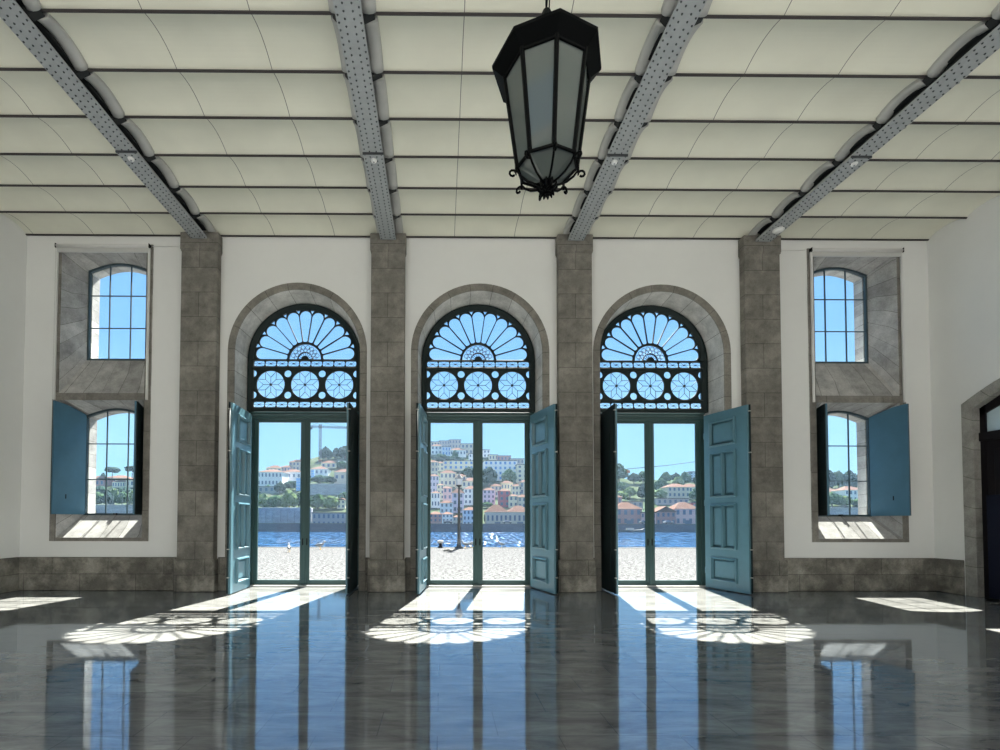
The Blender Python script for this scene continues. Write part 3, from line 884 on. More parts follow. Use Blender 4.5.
# ------------------------------------------------------------------ windows
def make_window(gb, gt, rise, lower):
    root = empty('window_1', (0, YG, 0))
    s = MB()
    s.loft([niche_out(-GW, GW, gb, gt, rise, -.03), niche_out(-GW+.045, GW-.045, gb+.045, gt-.045, rise, -.03), niche_out(-GW+.045, GW-.045, gb+.045, gt-.045, rise, .025), niche_out(-GW, GW, gb, gt, rise, .025)])
    s.build('window_frame', M['muntin'], root)
    s = MB()
    for k in (1, 2):
        x = -GW + 2*GW*k/3; s.box(x-.012, x+.012, -.012, .012, gb+.02, gt+rise*math.sin(PI*k/3)-.02)
        z = gb + (gt+rise-gb)*k/3; s.box(-GW+.02, GW-.02, -.011, .011, z-.011, z+.011)
    s.build('glazing_bar', M['muntin'], root)
    s = MB(); s.prism([(x, .012, z) for x, y, z in niche_out(-GW+.03, GW-.03, gb+.03, gt-.03, rise, 0)[1:-1]], (0, .004, 0)); s.build('pane', M['glass'], root)
    if lower:
        s = MB(); s.bevbox(-.05, .05, -.05, -.03, gb+.01, gb+.05, .004); s.tube([(0, -.04, gb+.03), (.0, -.075, gb+.03), (.05, -.08, gb+.0)], .007, 6); s.build('catch', M['black_iron'], root)
    return root
wl = make_window(1.70, 4.07, .18, True); wu = make_window(5.40, 7.575, .18, False)
for nm, base, cx, first, lab in (('window_1', wl, WINX[0], True, 'lower left arched window'), ('window_2', wu, WINX[0], True, 'upper left arched window'),
                            ('window_3', wl, WINX[1], False, 'lower right arched window'), ('window_4', wu, WINX[1], False, 'upper right arched window')):
    o = base if first else copy_tree(base)
    o.name = nm; o.location = (cx, YG, 0); struct(o, lab, 'window')
# blue board shutters of the lower windows
def make_board(flip):
    root = empty('window_shutter')
    W, zb, zt, zf = .80, 1.715, 4.08, 4.23
    pts = [(0, zb), (W, zb), (W, zf)] + [(W - W*k/8, zt + (zf-zt)*(math.sin(PI/2*(1-k/8)))) for k in range(1, 9)]
    s = MB(); s.prism([(x, -.018, z) for x, z in pts], (0, .036, 0)); s.build('board', M['leaf_blue'], root)
    s = MB(); s.prism([(x, .0185, z) for x, z in pts], (0, .012, 0)); s.build('shade_backing', M['leaf_back_shade'], root)  # thin dark sheet added to carry the shade between board and reveal
    s = MB()
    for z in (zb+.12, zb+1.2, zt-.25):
        s = MB(); s.bevbox(.03, W-.03, .031, .046, z, z+.09, .004); s.build('batten', M['leaf_back_shade'], root)
    h = MB(); h.tube([(-.005, 0, zb+.35), (-.005, 0, zb+.50)], .013, 8); h.tube([(-.005, 0, zt-.5), (-.005, 0, zt-.35)], .013, 8); h.build('hinge', M['black_iron'], root)
    h = MB(); h.bevbox(W*.6, W*.6+.02, -.03, -.018, 2.07, 2.17, .004); h.build('latch', M['black_iron'], root)
    if flip:
        for ch in [x for x in COL.objects if x.parent is root]: ch.data.transform(Matrix.Diagonal((1, -1, 1, 1))); ch.data.flip_normals()
    return root
bl = ('blue board shutter folded against the left reveal of the lower left window', 'dark edge-on board shutter at the right side of the lower left window',
      'dark edge-on board shutter at the left side of the lower right window', 'blue board shutter folded against the right reveal of the lower right window')
for (wx, side, dxn, lab) in ((WINX[0], -1, -.13, bl[0]), (WINX[0], 1, .20, bl[1]), (WINX[1], -1, -.20, bl[2]), (WINX[1], 1, .17, bl[3])):
    o = make_board(side < 0)
    hxw = wx + side*(GW-.03)
    o.location = (hxw, YG-.05, 0); o.rotation_euler = (0, 0, math.atan2(-math.sqrt(.64-dxn**2), dxn))
    tag(o, lab, 'shutter', 'blue board shutters of the lower windows')
# roller blinds over the window bays
def make_blind():
    root = empty('roller_blind')
    s = MB(); s.tube([(-1.05, 0, 0), (1.05, 0, 0)], .042, 14); s.build('roller', M['white_metal'], root)
    s = MB(); s.bevbox(-1.04, 1.04, -.02, .03, -.14, -.045, .01); s.build('bottom_bar', M['bar_grey'], root)
    for sx in (-1, 1):
        s = MB(); s.bevbox(sx*1.045-.022, sx*1.045+.022, -.01, .035, -3.52, -.03, .006); s.build('guide_rail', M['white_metal'], root)
        s = MB(); s.bevbox(sx*1.06-.006, sx*1.06+.006, -.045, .05, -.05, .05, .003); s.tube([(sx*1.05, 0, 0), (sx*1.085, -.01, 0)], .016, 8); s.build('end_bracket', M['black_iron'], root)
    return root
rb = make_blind()
for i, (cx, lab) in enumerate(zip(WINX, ('white roller blind rolled up over the left window bay', 'white roller blind rolled up over the right window bay'))):
    o = rb if i == 0 else copy_tree(rb)
    o.location = (cx, D-.065, 7.83); tag(o, lab, 'blind', 'roller blinds over the window bays')
for sx, lab in ((-1, 'thin pale conduit from the left blind to the leftmost pilaster'), (1, 'thin pale conduit from the rightmost pilaster to the right blind')):
    s = MB(); x0 = sx*(6.35+.41); x1 = sx*(8.61-1.09); s.tube([(x0, D-.012, 7.86), (x1, D-.012, 7.86)], .010, 6)
    tag(s.build('cable_conduit', M['white_metal']), lab, 'conduit')

# ------------------------------------------------------------------ lantern
LX, LY = -0.09, 3.51
ln = empty('hanging_lantern', (LX, LY, 0)); tag(ln, 'large black octagonal iron lantern with greenish glass hanging from the ceiling', 'lantern')
PH = -PI/2
def octp(r, z, k): return Vector((r*math.cos(PH+2*PI*k/8), r*math.sin(PH+2*PI*k/8), z))
s = MB(); s.lathe([(.322, 4.915), (.41, 4.985), (.412, 5.005), (.395, 5.02), (.20, 5.20), (.09, 5.25), (.045, 5.34)], 8, ph=PH)
s.lathe([(.045, 5.34), (.055, 5.36), (.045, 5.39), (.03, 5.43), (.012, 5.45)], 12)
s.build('canopy', M['black_iron'], ln)
s = MB()
RT, ZT, RB, ZB, RE, ZE = .318, 4.91, .222, 4.23, .05, 4.09
for k in range(8):
    s.tube([octp(RT, ZT+.02, k), octp(RB, ZB, k)], .0165, 6, smooth=False)
    s.tube([octp(RB, ZB, k), octp(RB, ZB, k+1)], .013, 6, smooth=False)
    s.tube([octp(RT-.002, ZT, k), octp(RT-.002, ZT, k+1)], .012, 6, smooth=False)
cage = s.build('cage', M['black_iron'], ln)
for k in range(8):
    g = MB(); A, B, C_, D_ = octp(RT-.008, ZT, k), octp(RT-.008, ZT, k+1), octp(RB-.006, ZB, k+1), octp(RB-.006, ZB, k)
    nrm = (B-A).cross(D_-A).normalized()*.004
    g.prism([A, B, C_, D_], nrm); g.build('glass_pane', M['lantern_glass'], cage)
    g = MB(); A, B, C_, D_ = octp(RB-.008, ZB, k), octp(RB-.008, ZB, k+1), octp(RE, ZE+.03, k+1), octp(RE, ZE+.03, k)
    g.prism([A, B, C_, D_], (B-A).cross(D_-A).normalized()*.004); g.build('lower_glass', M['lantern_glass'], cage)
for k in range(8):
    a = PH + 2*PI*k/8; e = Vector((math.cos(a), math.sin(a), 0))
    prof = []
    cr, cz_ = RB + .036, ZB - .045      # curl beside the ring
    for q in range(9):
        t = math.radians(200 - 42*q); prof.append((cr + .026*math.cos(t) * (1-.03*q), cz_ + .026*math.sin(t)*(1-.03*q)))
    curl = prof[::-1]
    path = curl + [(RB+.004, ZB-.025), (RB-.025, ZB-.065), (RB-.075, ZB-.105), (RB-.125, ZB-.125), (.05, ZB-.135)]
    m_ = MB(); m_.tube([e*r + Vector((0, 0, z)) for r, z in path], .0085, 6)
    # a short leaf drop under each corner
    m_.tube([e*(RB+.006) + Vector((0, 0, ZB+.02)), e*(RB+.012) + Vector((0, 0, ZB-.04))], [.014, .006], 6)
    m_.build('scroll', M['black_iron'], ln)
s = MB(); s.lathe([(.012, 4.01), (.02, 4.02), (.012, 4.03), (.03, 4.045), (.035, 4.07), (.03, 4.10), (.045, 4.12), (.03, 4.14)], 12)
for k in range(10):
    a = 2*PI*k/10; e = Vector((math.cos(a), math.sin(a), 0))
    s.tube([e*.025 + Vector((0,0,4.07)), e*.05 + Vector((0,0,4.06)), e*.072 + Vector((0,0,4.085)), e*.070 + Vector((0,0,4.11)), e*.055+Vector((0,0,4.115))], [.009, .010, .009, .006, .003], 6)
    s.tube([e*.02 + Vector((0,0,4.05)), e*.045 + Vector((0,0,4.035)), e*.05 + Vector((0,0,4.02))], [.01, .011, .004], 6)
s.build('finial', M['black_iron'], ln)
s = MB(); s.tube([(0, 0, 4.6), (0, 0, 4.9)], .02, 8); s.tube([(0, 0, 4.52), (0, 0, 4.6)], [.035, .03], 10); s.build('bulb_holder', M['black_iron'], ln)
s = MB()
z = 5.46; k = 0
while z < 8.14:
    ax = Vector((1, 0, 0)) if k % 2 else Vector((0, 1, 0))
    pts = [Vector((0, 0, z+.035)) + ax*.016*math.cos(t) + Vector((0, 0, .034*math.sin(t))) for t in [2*PI*q/10 for q in range(11)]]
    s.tube(pts, .0065, 5, caps=False); z += .056; k += 1
s.tube([(.02, 0, 5.44), (.03, .01, 5.7), (.02, 0, 6.4), (.03, .0, 7.3), (.02, 0, 8.15)], .005, 5)
s.build('chain', M['black_iron'], ln)

# ------------------------------------------------------------------ outside: quay, river, far bank
def quay_mat():
    m = bpy.data.materials.new('quay_cobbles'); m.use_nodes = True
    n = m.node_tree.nodes; l = m.node_tree.links; b = n['Principled BSDF']; b.inputs['Roughness'].default_value = .9; b.inputs['Specular IOR Level'].default_value = 0
    t = n.new('ShaderNodeTexCoord'); v = n.new('ShaderNodeTexVoronoi'); v.inputs['Scale'].default_value = 7; l.new(t.outputs['Object'], v.inputs['Vector'])
    ns = n.new('ShaderNodeTexNoise'); ns.inputs['Scale'].default_value = 9; ns.inputs['Detail'].default_value = 8; ns.inputs['Roughness'].default_value = .8
    l.new(t.outputs['Object'], ns.inputs['Vector'])
    r = n.new('ShaderNodeValToRGB'); r.color_ramp.elements[0].position = .44; r.color_ramp.elements[0].color = (.03, .03, .032, 1)
    r.color_ramp.elements[1].position = .54; r.color_ramp.elements[1].color = (.15, .15, .151, 1)
    l.new(ns.outputs[0], r.inputs[0])
    mx = n.new('ShaderNodeMix'); mx.data_type = 'RGBA'; mx.blend_type = 'MULTIPLY'; mx.inputs['Factor'].default_value = .35
    l.new(r.outputs[0], mx.inputs['A']); l.new(v.outputs['Distance'], mx.inputs['B']); l.new(mx.outputs['Result'], b.inputs['Base Color'])
    return m
QE = 30.2       # quay edge
YB0 = 207.0     # quay wall of the far bank
q = MB(); q.box(-90, 90, YO+.05, QE-.7, -6.0, -.12)
struct(q.build('floor_outside', quay_mat()))
q = MB()
for k in range(60): q.bevbox(-90+3*k+.01, -87+3*k-.01, QE-.69, QE, -6, -.10, .02)
struct(q.build('quay_kerb', mat('kerb_granite', (.085, .084, .08), .85, spec=0.0, noise_amt=.15)))

def water_mat():
    m = bpy.data.materials.new('river_water'); m.use_nodes = True
    n = m.node_tree.nodes; l = m.node_tree.links; b = n['Principled BSDF']
    b.inputs['Base Color'].default_value = (.012, .045, .11, 1); b.inputs['Roughness'].default_value = .07; b.inputs['IOR'].default_value = 1.33
    t = n.new('ShaderNodeTexCoord'); mp = n.new('ShaderNodeMapping'); mp.inputs['Scale'].default_value = (.5, 1.0, 1); l.new(t.outputs['Object'], mp.inputs['Vector'])
    mp.inputs['Scale'].default_value = (1.1, .16, 1)
    a = n.new('ShaderNodeTexNoise'); a.inputs['Scale'].default_value = 1.0; a.inputs['Detail'].default_value = 3; a.inputs['Roughness'].default_value = .6; l.new(mp.outputs[0], a.inputs['Vector'])
    sb = n.new('ShaderNodeVectorMath'); sb.operation = 'SUBTRACT'; sb.inputs[1].default_value = (.5, .5, .5); l.new(a.outputs['Color'], sb.inputs[0])
    ml = n.new('ShaderNodeVectorMath'); ml.operation = 'MULTIPLY'; ml.inputs[1].default_value = (1.2, 2.5, 0); l.new(sb.outputs[0], ml.inputs[0])
    ad = n.new('ShaderNodeVectorMath'); ad.operation = 'ADD'; ad.inputs[1].default_value = (0, 0, 1); l.new(ml.outputs[0], ad.inputs[0])
    no = n.new('ShaderNodeVectorMath'); no.operation = 'NORMALIZE'; l.new(ad.outputs[0], no.inputs[0]); l.new(no.outputs[0], b.inputs['Normal'])
    return m
wt = MB(); wt.box(-700, 700, QE+.02, YB0-.02, -5.0, -3.5); 
tag(wt.build('river', water_mat(), fix=True), 'blue river glittering beyond the quay', 'river', kind='stuff')

# --- terrain of the far bank, from the water up to the skyline
def dep(yb): return YB0 + 3 + (528 - yb)*3.1
CR = [(-300, 500), (0, 490), (60, 486), (92, 482), (112, 479), (135, 478), (200, 478), (258, 474), (282, 467), (300, 462), (320, 456), (350, 449), (380, 446), (430, 446), (470, 450),
      (500, 460), (527, 466), (570, 474), (615, 478), (646, 480), (697, 480), (760, 478), (830, 480), (900, 482), (1300, 500)]
def crest(px):
    for (a, ya), (b_, yb) in zip(CR, CR[1:]):
        if a <= px <= b_: return ya + (yb-ya)*(px-a)/(b_-a)
    return 500
t_ = MB(); NT = 26; cols_ = []
for px in range(-280, 1290, 8):
    c = crest(px); col = []
    base = at(px, 528, YB0+3); col.append(Vector((base.x, YB0+1.0, -.2)))
    for k in range(NT+1):
        yb = 527 + (c-527)*k/NT
        p = at(px, yb, dep(yb)); p.z += noise.noise(p*.03)*1.6*(k/NT if k < NT else 0)
        if k == 0: p.z = -.1
        col.append(p)
    top = col[-1]; col.append(top + Vector((0, 30, -2))); col.append(top + Vector((0, 120, -60)))
    cols_.append([t_.bm.verts.new(v) for v in col])
for A, B in zip(cols_, cols_[1:]):
    for k in range(len(A)-1): t_.bm.faces.new((A[k], B[k], B[k+1], A[k+1])).smooth = True
struct(t_.build('hillside', mat('hill_grass', (.036, .062, .032), .95, spec=0.0, noise_amt=.35, noise_scale=.06, col2=(.060, .066, .046)), fix=True))
def fp(m=None): return m
M['quaywall'] = stone('far_quay_wall', (.11, .12, .15), (.07, .07, .09), 3, .8, contrast=.1)
qw = MB(); qw.box(-420, 460, YB0, YB0+6, -6, -.25)
struct(qw.build('quay_wall', M['quaywall']))
qw = MB(); qw.box(-420, 460, YB0-.4, YB0+.7, -.25, .1)
struct(qw.build('quay_coping', mat('far_coping', (.13, .125, .12), .9, spec=0.0)))

HOUSEM = {}
def hm(c):
    if c not in HOUSEM: HOUSEM[c] = mat('house_wall_%d' % len(HOUSEM), tuple(.9*v for v in c), .9, spec=0.0, noise_amt=.07, noise_scale=.25)
    return HOUSEM[c]
ROOF = mat('clay_roof', (.125, .080, .066), .9, spec=0.0, noise_amt=.2, noise_scale=.8)
ROOFB = mat('grey_roof', (.085, .078, .08), .9, spec=0.0, noise_amt=.15, noise_scale=.8)
WIN = mat('house_window', (.07, .10, .17), .3)
WINB = mat('blue_window', (.10, .22, .50), .25)
WHITE, CREAM, PINK, LILAC, BLUEW, BEIGE, RED, GREYB, BRICK, OCHRE = (.74,.74,.76), (.68,.63,.50), (.66,.44,.44), (.60,.52,.66), (.55,.63,.76), (.52,.47,.41), (.45,.13,.17), (.36,.35,.36), (.42,.24,.24), (.62,.50,.34)
def house(x0, x1, ye, yb, col, roof='hip', nr=2, nc=3, label='', cat='house', depth=None, rm=None, wm=None, rh=None, group='houses on the far bank', extra=None):
    """front wall spans photo columns x0..x1, eave row ye, foot row yb"""
    Y = dep(yb); A = at(x0, yb, Y); B = at(x1, yb, Y); T = at((x0+x1)/2, ye, Y)
    W = B.x - A.x; H = T.z - A.z; dp = depth or max(6, min(W*.8, 16)); foot = -4 if yb < 524 else -.5
    if yb >= 524: H = T.z - max(A.z, -.1)
    root = empty('house', ((A.x+B.x)/2, Y, A.z)); h = W/2
    if roof == 'flat':
        s = MB(); s.bevbox(-h, h, 0, dp, foot, H, .05); wl_ = s.build('wall', hm(col), root)
        s = MB(); s.bevbox(-h-.3, h+.3, -.3, dp+.3, H, H+.5, .1); s.build('roof', rm or ROOFB, root)
    else:
        s = MB(); s.box(-h, h, 0, dp, foot, H)
        rh_ = rh or min(W*.22, 2.6)
        r = MB(); o_ = .45
        if roof == 'hip':
            i_ = min(h*.75, dp/2)
            b4 = [Vector((-h-o_, -o_, H)), Vector((h+o_, -o_, H)), Vector((h+o_, dp+o_, H)), Vector((-h-o_, dp+o_, H))]
            r1, r2 = Vector((-h+i_, dp/2, H+rh_)), Vector((h-i_, dp/2, H+rh_))
        else:       # gable towards the river
            b4 = [Vector((-h-o_, -o_, H)), Vector((h+o_, -o_, H)), Vector((h+o_, dp+o_, H)), Vector((-h-o_, dp+o_, H))]
            r1, r2 = Vector((0, -o_, H+rh_*1.3)), Vector((0, dp+o_, H+rh_*1.3))
            s.prism([(-h, 0, H), (h, 0, H), (0, 0, H+rh_*1.25)], (0, .3, 0))
        v = [r.bm.verts.new(p) for p in b4] + [r.bm.verts.new(r1), r.bm.verts.new(r2)]
        if roof == 'hip':
            for f in ((0,1,5,4), (2,3,4,5), (1,2,5), (3,0,4), (3,2,1,0)): r.bm.faces.new([v[i] for i in f])
        else:
            for f in ((1,2,5,4), (3,0,4,5), (0,1,4), (2,3,5), (3,2,1,0)): r.bm.faces.new([v[i] for i in f])
        wl_ = s.build('wall', hm(col), root)
        r.build('roof', rm or ROOF, root)
    cw, rhh = W/nc, H/nr
    wmi = wm or WIN
    proto = None
    for i in range(nc):
        for j in range(nr):
            x = -h + cw*(i+.5); z = rhh*(j+.5) + .1*rhh
            if proto is None:
                wdd, hgt = min(cw*.22, .9), min(rhh*.27, 1.2)
                m_ = MB(); m_.box(-wdd, wdd, -.09, .02, -hgt, hgt); proto = m_.build('window', wmi, wl_, loc=(x, 0, z))
            else:
                c = proto.copy(); COL.objects.link(c); c.location = (x, 0, z)
    if extra: extra(root, W, H, dp)
    tag(root, label, cat, group)
    return root
L = 'seen through the left pane of the left doorway'
def chimney(root, W, H, dp):
    s = MB(); s.box(W*.2, W*.2+.9, dp*.4, dp*.4+.9, H, H+3.2); s.build('chimney', hm(BRICK), root)
def big_door(root, W, H, dp):
    s = MB(); s.box(-W*.10, W*.16, -.12, .02, 0, H*.34); s.build('entrance', WIN, root)
HS = [
 # left doorway, left pane
 (257, 282, 472, 487, WHITE, 'hip', 2, 7, 'long white house with rows of windows, first on the left through the left doorway', {}),
 (266, 281, 468, 474, CREAM, 'hip', 1, 4, 'cream house roof rising just behind the long white house on the left bank', {}),
 (282, 301, 472, 481, WHITE, 'hip', 1, 4, 'low white house beside the central post of the left doorway', {}),
 (281, 290, 467, 473, PINK, 'hip', 1, 3, 'small pinkish house on the ridge left of the left doorway post', {}),
 (289, 303, 462, 471, BEIGE, 'hip', 2, 4, 'tall beige house crowning the ridge by the left doorway post', {'extra': chimney}),
 (258, 280, 487, 493, GREYB, 'flat', 1, 4, 'low grey terrace building under the long white house', {}),
 # left doorway, right pane
 (310, 328, 469, 476, WHITE, 'hip', 1, 4, 'white gabled house right below the tower crane', {}),
 (321, 336, 463, 469, CREAM, 'hip', 1, 3, 'pale house on the slope right of the tower crane', {}),
 (334, 351, 472, 484, BEIGE, 'hip', 1, 3, 'grey stone house with a broad pink roof right of the crane', {}),
 (338, 350, 461, 467, WHITE, 'flat', 1, 3, 'small white house under the hilltop trees of the left doorway', {}),
 (337, 345, 500, 509, CREAM, 'gable', 2, 2, 'narrow cream gabled house above the ruined riverside walls', {}),
 (312, 350, 509, 528, GREYB, 'flat', 2, 8, 'long grey ruined riverside warehouse with empty window holes', {'depth': 10}),
 # middle doorway, left pane
 (431, 440, 442, 452, BEIGE, 'flat', 2, 3, 'leftmost beige hilltop block in the middle doorway', {}),
 (439, 450, 441, 449, GREYB, 'flat', 2, 4, 'grey hilltop block on the skyline of the middle doorway', {}),
 (449, 461, 440, 449, GREYB, 'flat', 2, 4, 'highest grey-brown hilltop block on the middle doorway skyline', {}),
 (461, 473, 444, 455, BEIGE, 'flat', 2, 3, 'beige hilltop block stepping down right of the highest one', {}),
 (431, 442, 446, 455, WHITE, 'hip', 2, 3, 'white house below the hilltop blocks at the left pane edge', {}),
 (442, 451, 447, 456, BLUEW, 'flat', 2, 3, 'bluish white house with large windows under the hilltop blocks', {'wm': WINB}),
 (450, 466, 450, 457, WHITE, 'hip', 1, 5, 'long low white house under the highest hilltop block', {}),
 (469, 481, 454, 463, WHITE, 'flat', 2, 4, 'white house with flat roof beside the middle doorway post', {}),
 (443, 474, 461, 470, CREAM, 'flat', 2, 6, 'wide cream building with a band of blue windows above the street lamp', {'wm': WINB}),
 (436, 444, 463, 471, CREAM, 'hip', 2, 2, 'small cream house left of the wide building with blue windows', {}),
 (428, 438, 462, 478, BEIGE, 'hip', 3, 3, 'tall beige house at the far left of the middle doorway', {}),
 (429, 439, 476, 494, LILAC, 'hip', 3, 3, 'lilac grey house at the left edge under the tall beige house', {}),
 (440, 456, 473, 487, CREAM, 'hip', 2, 4, 'cream house left of the street lamp head', {}),
 (455, 466, 476, 488, OCHRE, 'hip', 2, 3, 'ochre house right behind the street lamp head', {}),
 (431, 440, 493, 508, WHITE, 'hip', 2, 3, 'white house low at the left edge of the middle doorway', {}),
 (437, 444, 485, 500, CREAM, 'hip', 3, 2, 'narrow cream house left of the narrow pinkish one', {}),
 (443, 452, 488, 507, PINK, 'hip', 3, 2, 'narrow pinkish tower house left of the street lamp', {}),
 (452, 464, 493, 513, LILAC, 'hip', 3, 2, 'lilac house directly behind the street lamp post', {'rh': 2.6}),
 (464, 480, 489, 505, WHITE, 'hip', 3, 4, 'white house right of the lamp post, beside the middle doorway post', {}),
 (462, 480, 481, 489, CREAM, 'hip', 1, 4, 'cream row above the white house right of the lamp post', {}),
 (440, 453, 503, 514, BLUEW, 'hip', 2, 3, 'pale blue house in the middle row left of the lamp post', {}),
 (429, 442, 511, 527, BRICK, 'hip', 3, 3, 'brownish riverside house at the left edge of the middle doorway', {}),
 (442, 453, 511, 527, WHITE, 'hip', 3, 3, 'white riverside house left of the lamp post', {}),
 (453, 463, 514, 527, BEIGE, 'hip', 2, 3, 'low beige riverside house behind the lamp post', {}),
 (463, 478, 507, 527, BLUEW, 'hip', 3, 4, 'pale blue riverside house beside the middle doorway post', {}),
 # middle doorway, right pane
 (480, 490, 450, 458, WHITE, 'flat', 2, 3, 'white hilltop house right of the middle doorway post', {}),
 (489, 498, 455, 461, CREAM, 'flat', 1, 3, 'cream skyline house behind the large white apartment block', {}),
 (497, 511, 456, 462, BRICK, 'flat', 1, 4, 'brownish skyline house behind the large white apartment block', {}),
 (510, 524, 459, 465, GREYB, 'flat', 1, 4, 'low grey skyline house at the right of the middle doorway', {}),
 (484, 517, 461, 481, WHITE, 'flat', 4, 7, 'large white apartment block with blue windows in the middle doorway', {'wm': WINB}),
 (517, 534, 465, 483, CREAM, 'flat', 4, 3, 'cream apartment block with balconies right of the large white one', {}),
 (483, 495, 490, 504, LILAC, 'hip', 3, 3, 'lilac white house right beside the middle doorway post', {}),
 (491, 502, 486, 497, BEIGE, 'hip', 2, 3, 'beige house left of the magenta house', {}),
 (501, 513, 483, 492, CREAM, 'hip', 1, 4, 'cream house behind the magenta house', {}),
 (499, 510, 491, 507, RED, 'hip', 3, 2, 'magenta red house in the middle doorway', {}),
 (512, 522, 486, 496, CREAM, 'hip', 2, 3, 'cream house up the slope right of the magenta house', {}),
 (520, 532, 482, 496, BEIGE, 'hip', 2, 3, 'beige house at the right edge of the middle doorway', {}),
 (509, 518, 496, 508, CREAM, 'hip', 2, 2, 'small cream house touching the magenta house on its right', {}),
 (518, 530, 497, 509, BEIGE, 'hip', 2, 3, 'low beige house above the right end of the riverside warehouse', {}),
 (486, 508, 509, 527, BEIGE, 'hip', 1, 5, 'beige riverside warehouse with tall arched doors, its left hall', {'rh': 3.4, 'extra': big_door}),
 (508, 531, 509, 527, BEIGE, 'hip', 1, 5, 'beige riverside warehouse with tall arched doors, its right hall', {'rh': 3.0, 'extra': big_door}),
 # right doorway
 (608, 622, 497, 512, BRICK, 'hip', 2, 3, 'brown roofed house up behind the left red warehouse', {}),
 (616, 642, 507, 526, BRICK, 'hip', 2, 4, 'red brick riverside warehouse in the left pane of the right doorway', {'rh': 3.2, 'extra': big_door, 'wm': WIN}),
 (641, 656, 511, 526, PINK, 'flat', 2, 4, 'low pinkish link building behind the right doorway post', {}),
 (627, 643, 502, 508, GREYB, 'flat', 1, 3, 'long grey shed on the slope above the left red warehouse', {}),
 (656, 676, 510, 526, BRICK, 'gable', 2, 4, 'red brick gabled warehouse just right of the right doorway post', {}),
 (675, 700, 507, 526, PINK, 'hip', 2, 4, 'pinkish brick riverside house at the right edge of the right doorway', {'rh': 3.2, 'extra': big_door}),
 (692, 708, 503, 512, RED, 'flat', 1, 3, 'red walled house behind the rightmost riverside house', {}),
 (657, 689, 499, 505, GREYB, 'flat', 1, 6, 'long grey terrace on the slope above the red warehouses', {}),
 (668, 690, 487, 498, BEIGE, 'hip', 2, 5, 'beige villa with broad roof on the green slope', {}),
 (684, 702, 487, 494, CREAM, 'hip', 1, 4, 'cream house right of the villa on the green slope', {}),
 (686, 691, 473, 480, WHITE, 'flat', 3, 2, 'left white tower block on the right doorway skyline', {}),
 (690, 697, 472, 480, BLUEW, 'flat', 3, 2, 'right bluish tower block on the right doorway skyline', {}),
 # lower left window
 (86, 104, 479, 488, BRICK, 'hip', 1, 4, 'brick house with orange roof at the left of the lower left window', {}),
 (101, 127, 478, 485, OCHRE, 'hip', 1, 5, 'wide orange roofed house in the middle of the lower left window', {}),
 (112, 125, 482, 488, CREAM, 'hip', 1, 5, 'long cream house below the wide orange roof', {}),
 (126, 142, 480, 488, CREAM, 'hip', 1, 4, 'cream house at the right of the lower left window', {}),
 # lower right window
 (825, 845, 492, 496, CREAM, 'hip', 1, 5, 'low cream house with red roof at the left of the lower right window', {}),
 (845, 866, 490, 503, WHITE, 'hip', 2, 5, 'white house with red roof at the right of the lower right window', {}),
]
for x0, x1, ye, yb, colr, rf, nr, nc, lab, kw in HS:
    house(x0, x1, ye, yb, colr, rf, nr, nc, lab, **kw)

# retaining walls on the far bank
RW = stone('retaining_stone', (.36, .36, .40), (.2, .2, .23), 2.5, .9, contrast=.12)
for x0, x1, yt, yb, lab in ((246, 311, 508, 527, 'high violet-grey river wall under the trees in the left doorway'), (306, 352, 484, 494, 'grey retaining wall across the slope, right pane of the left doorway'),
                            (446, 480, 478, 486, 'short retaining wall above the street lamp, middle doorway'), (84, 142, 505, 514, 'pale river wall at the bottom of the lower left window'),
                            (820, 870, 508, 514, 'pale river wall at the bottom of the lower right window')):
    Y = dep(yb) - 1.5; A = at(x0, yb, Y); B = at(x1, yb, Y); T = at((x0+x1)/2, yt, Y)
    s = MB(); s.bevbox(A.x, B.x, Y, Y+3, A.z-3, T.z, .1); s.bevbox(A.x, B.x, Y-.3, Y+.6, T.z-.5, T.z+.2, .08)
    if x0 == 246:
        for k in range(9):
            xx = A.x + (B.x-A.x)*(k+.5)/9; s.box(xx-.7, xx+.7, Y-.5, Y+.1, A.z, T.z-.5)
    tag(s.build('retaining_wall', RW), lab, 'wall')

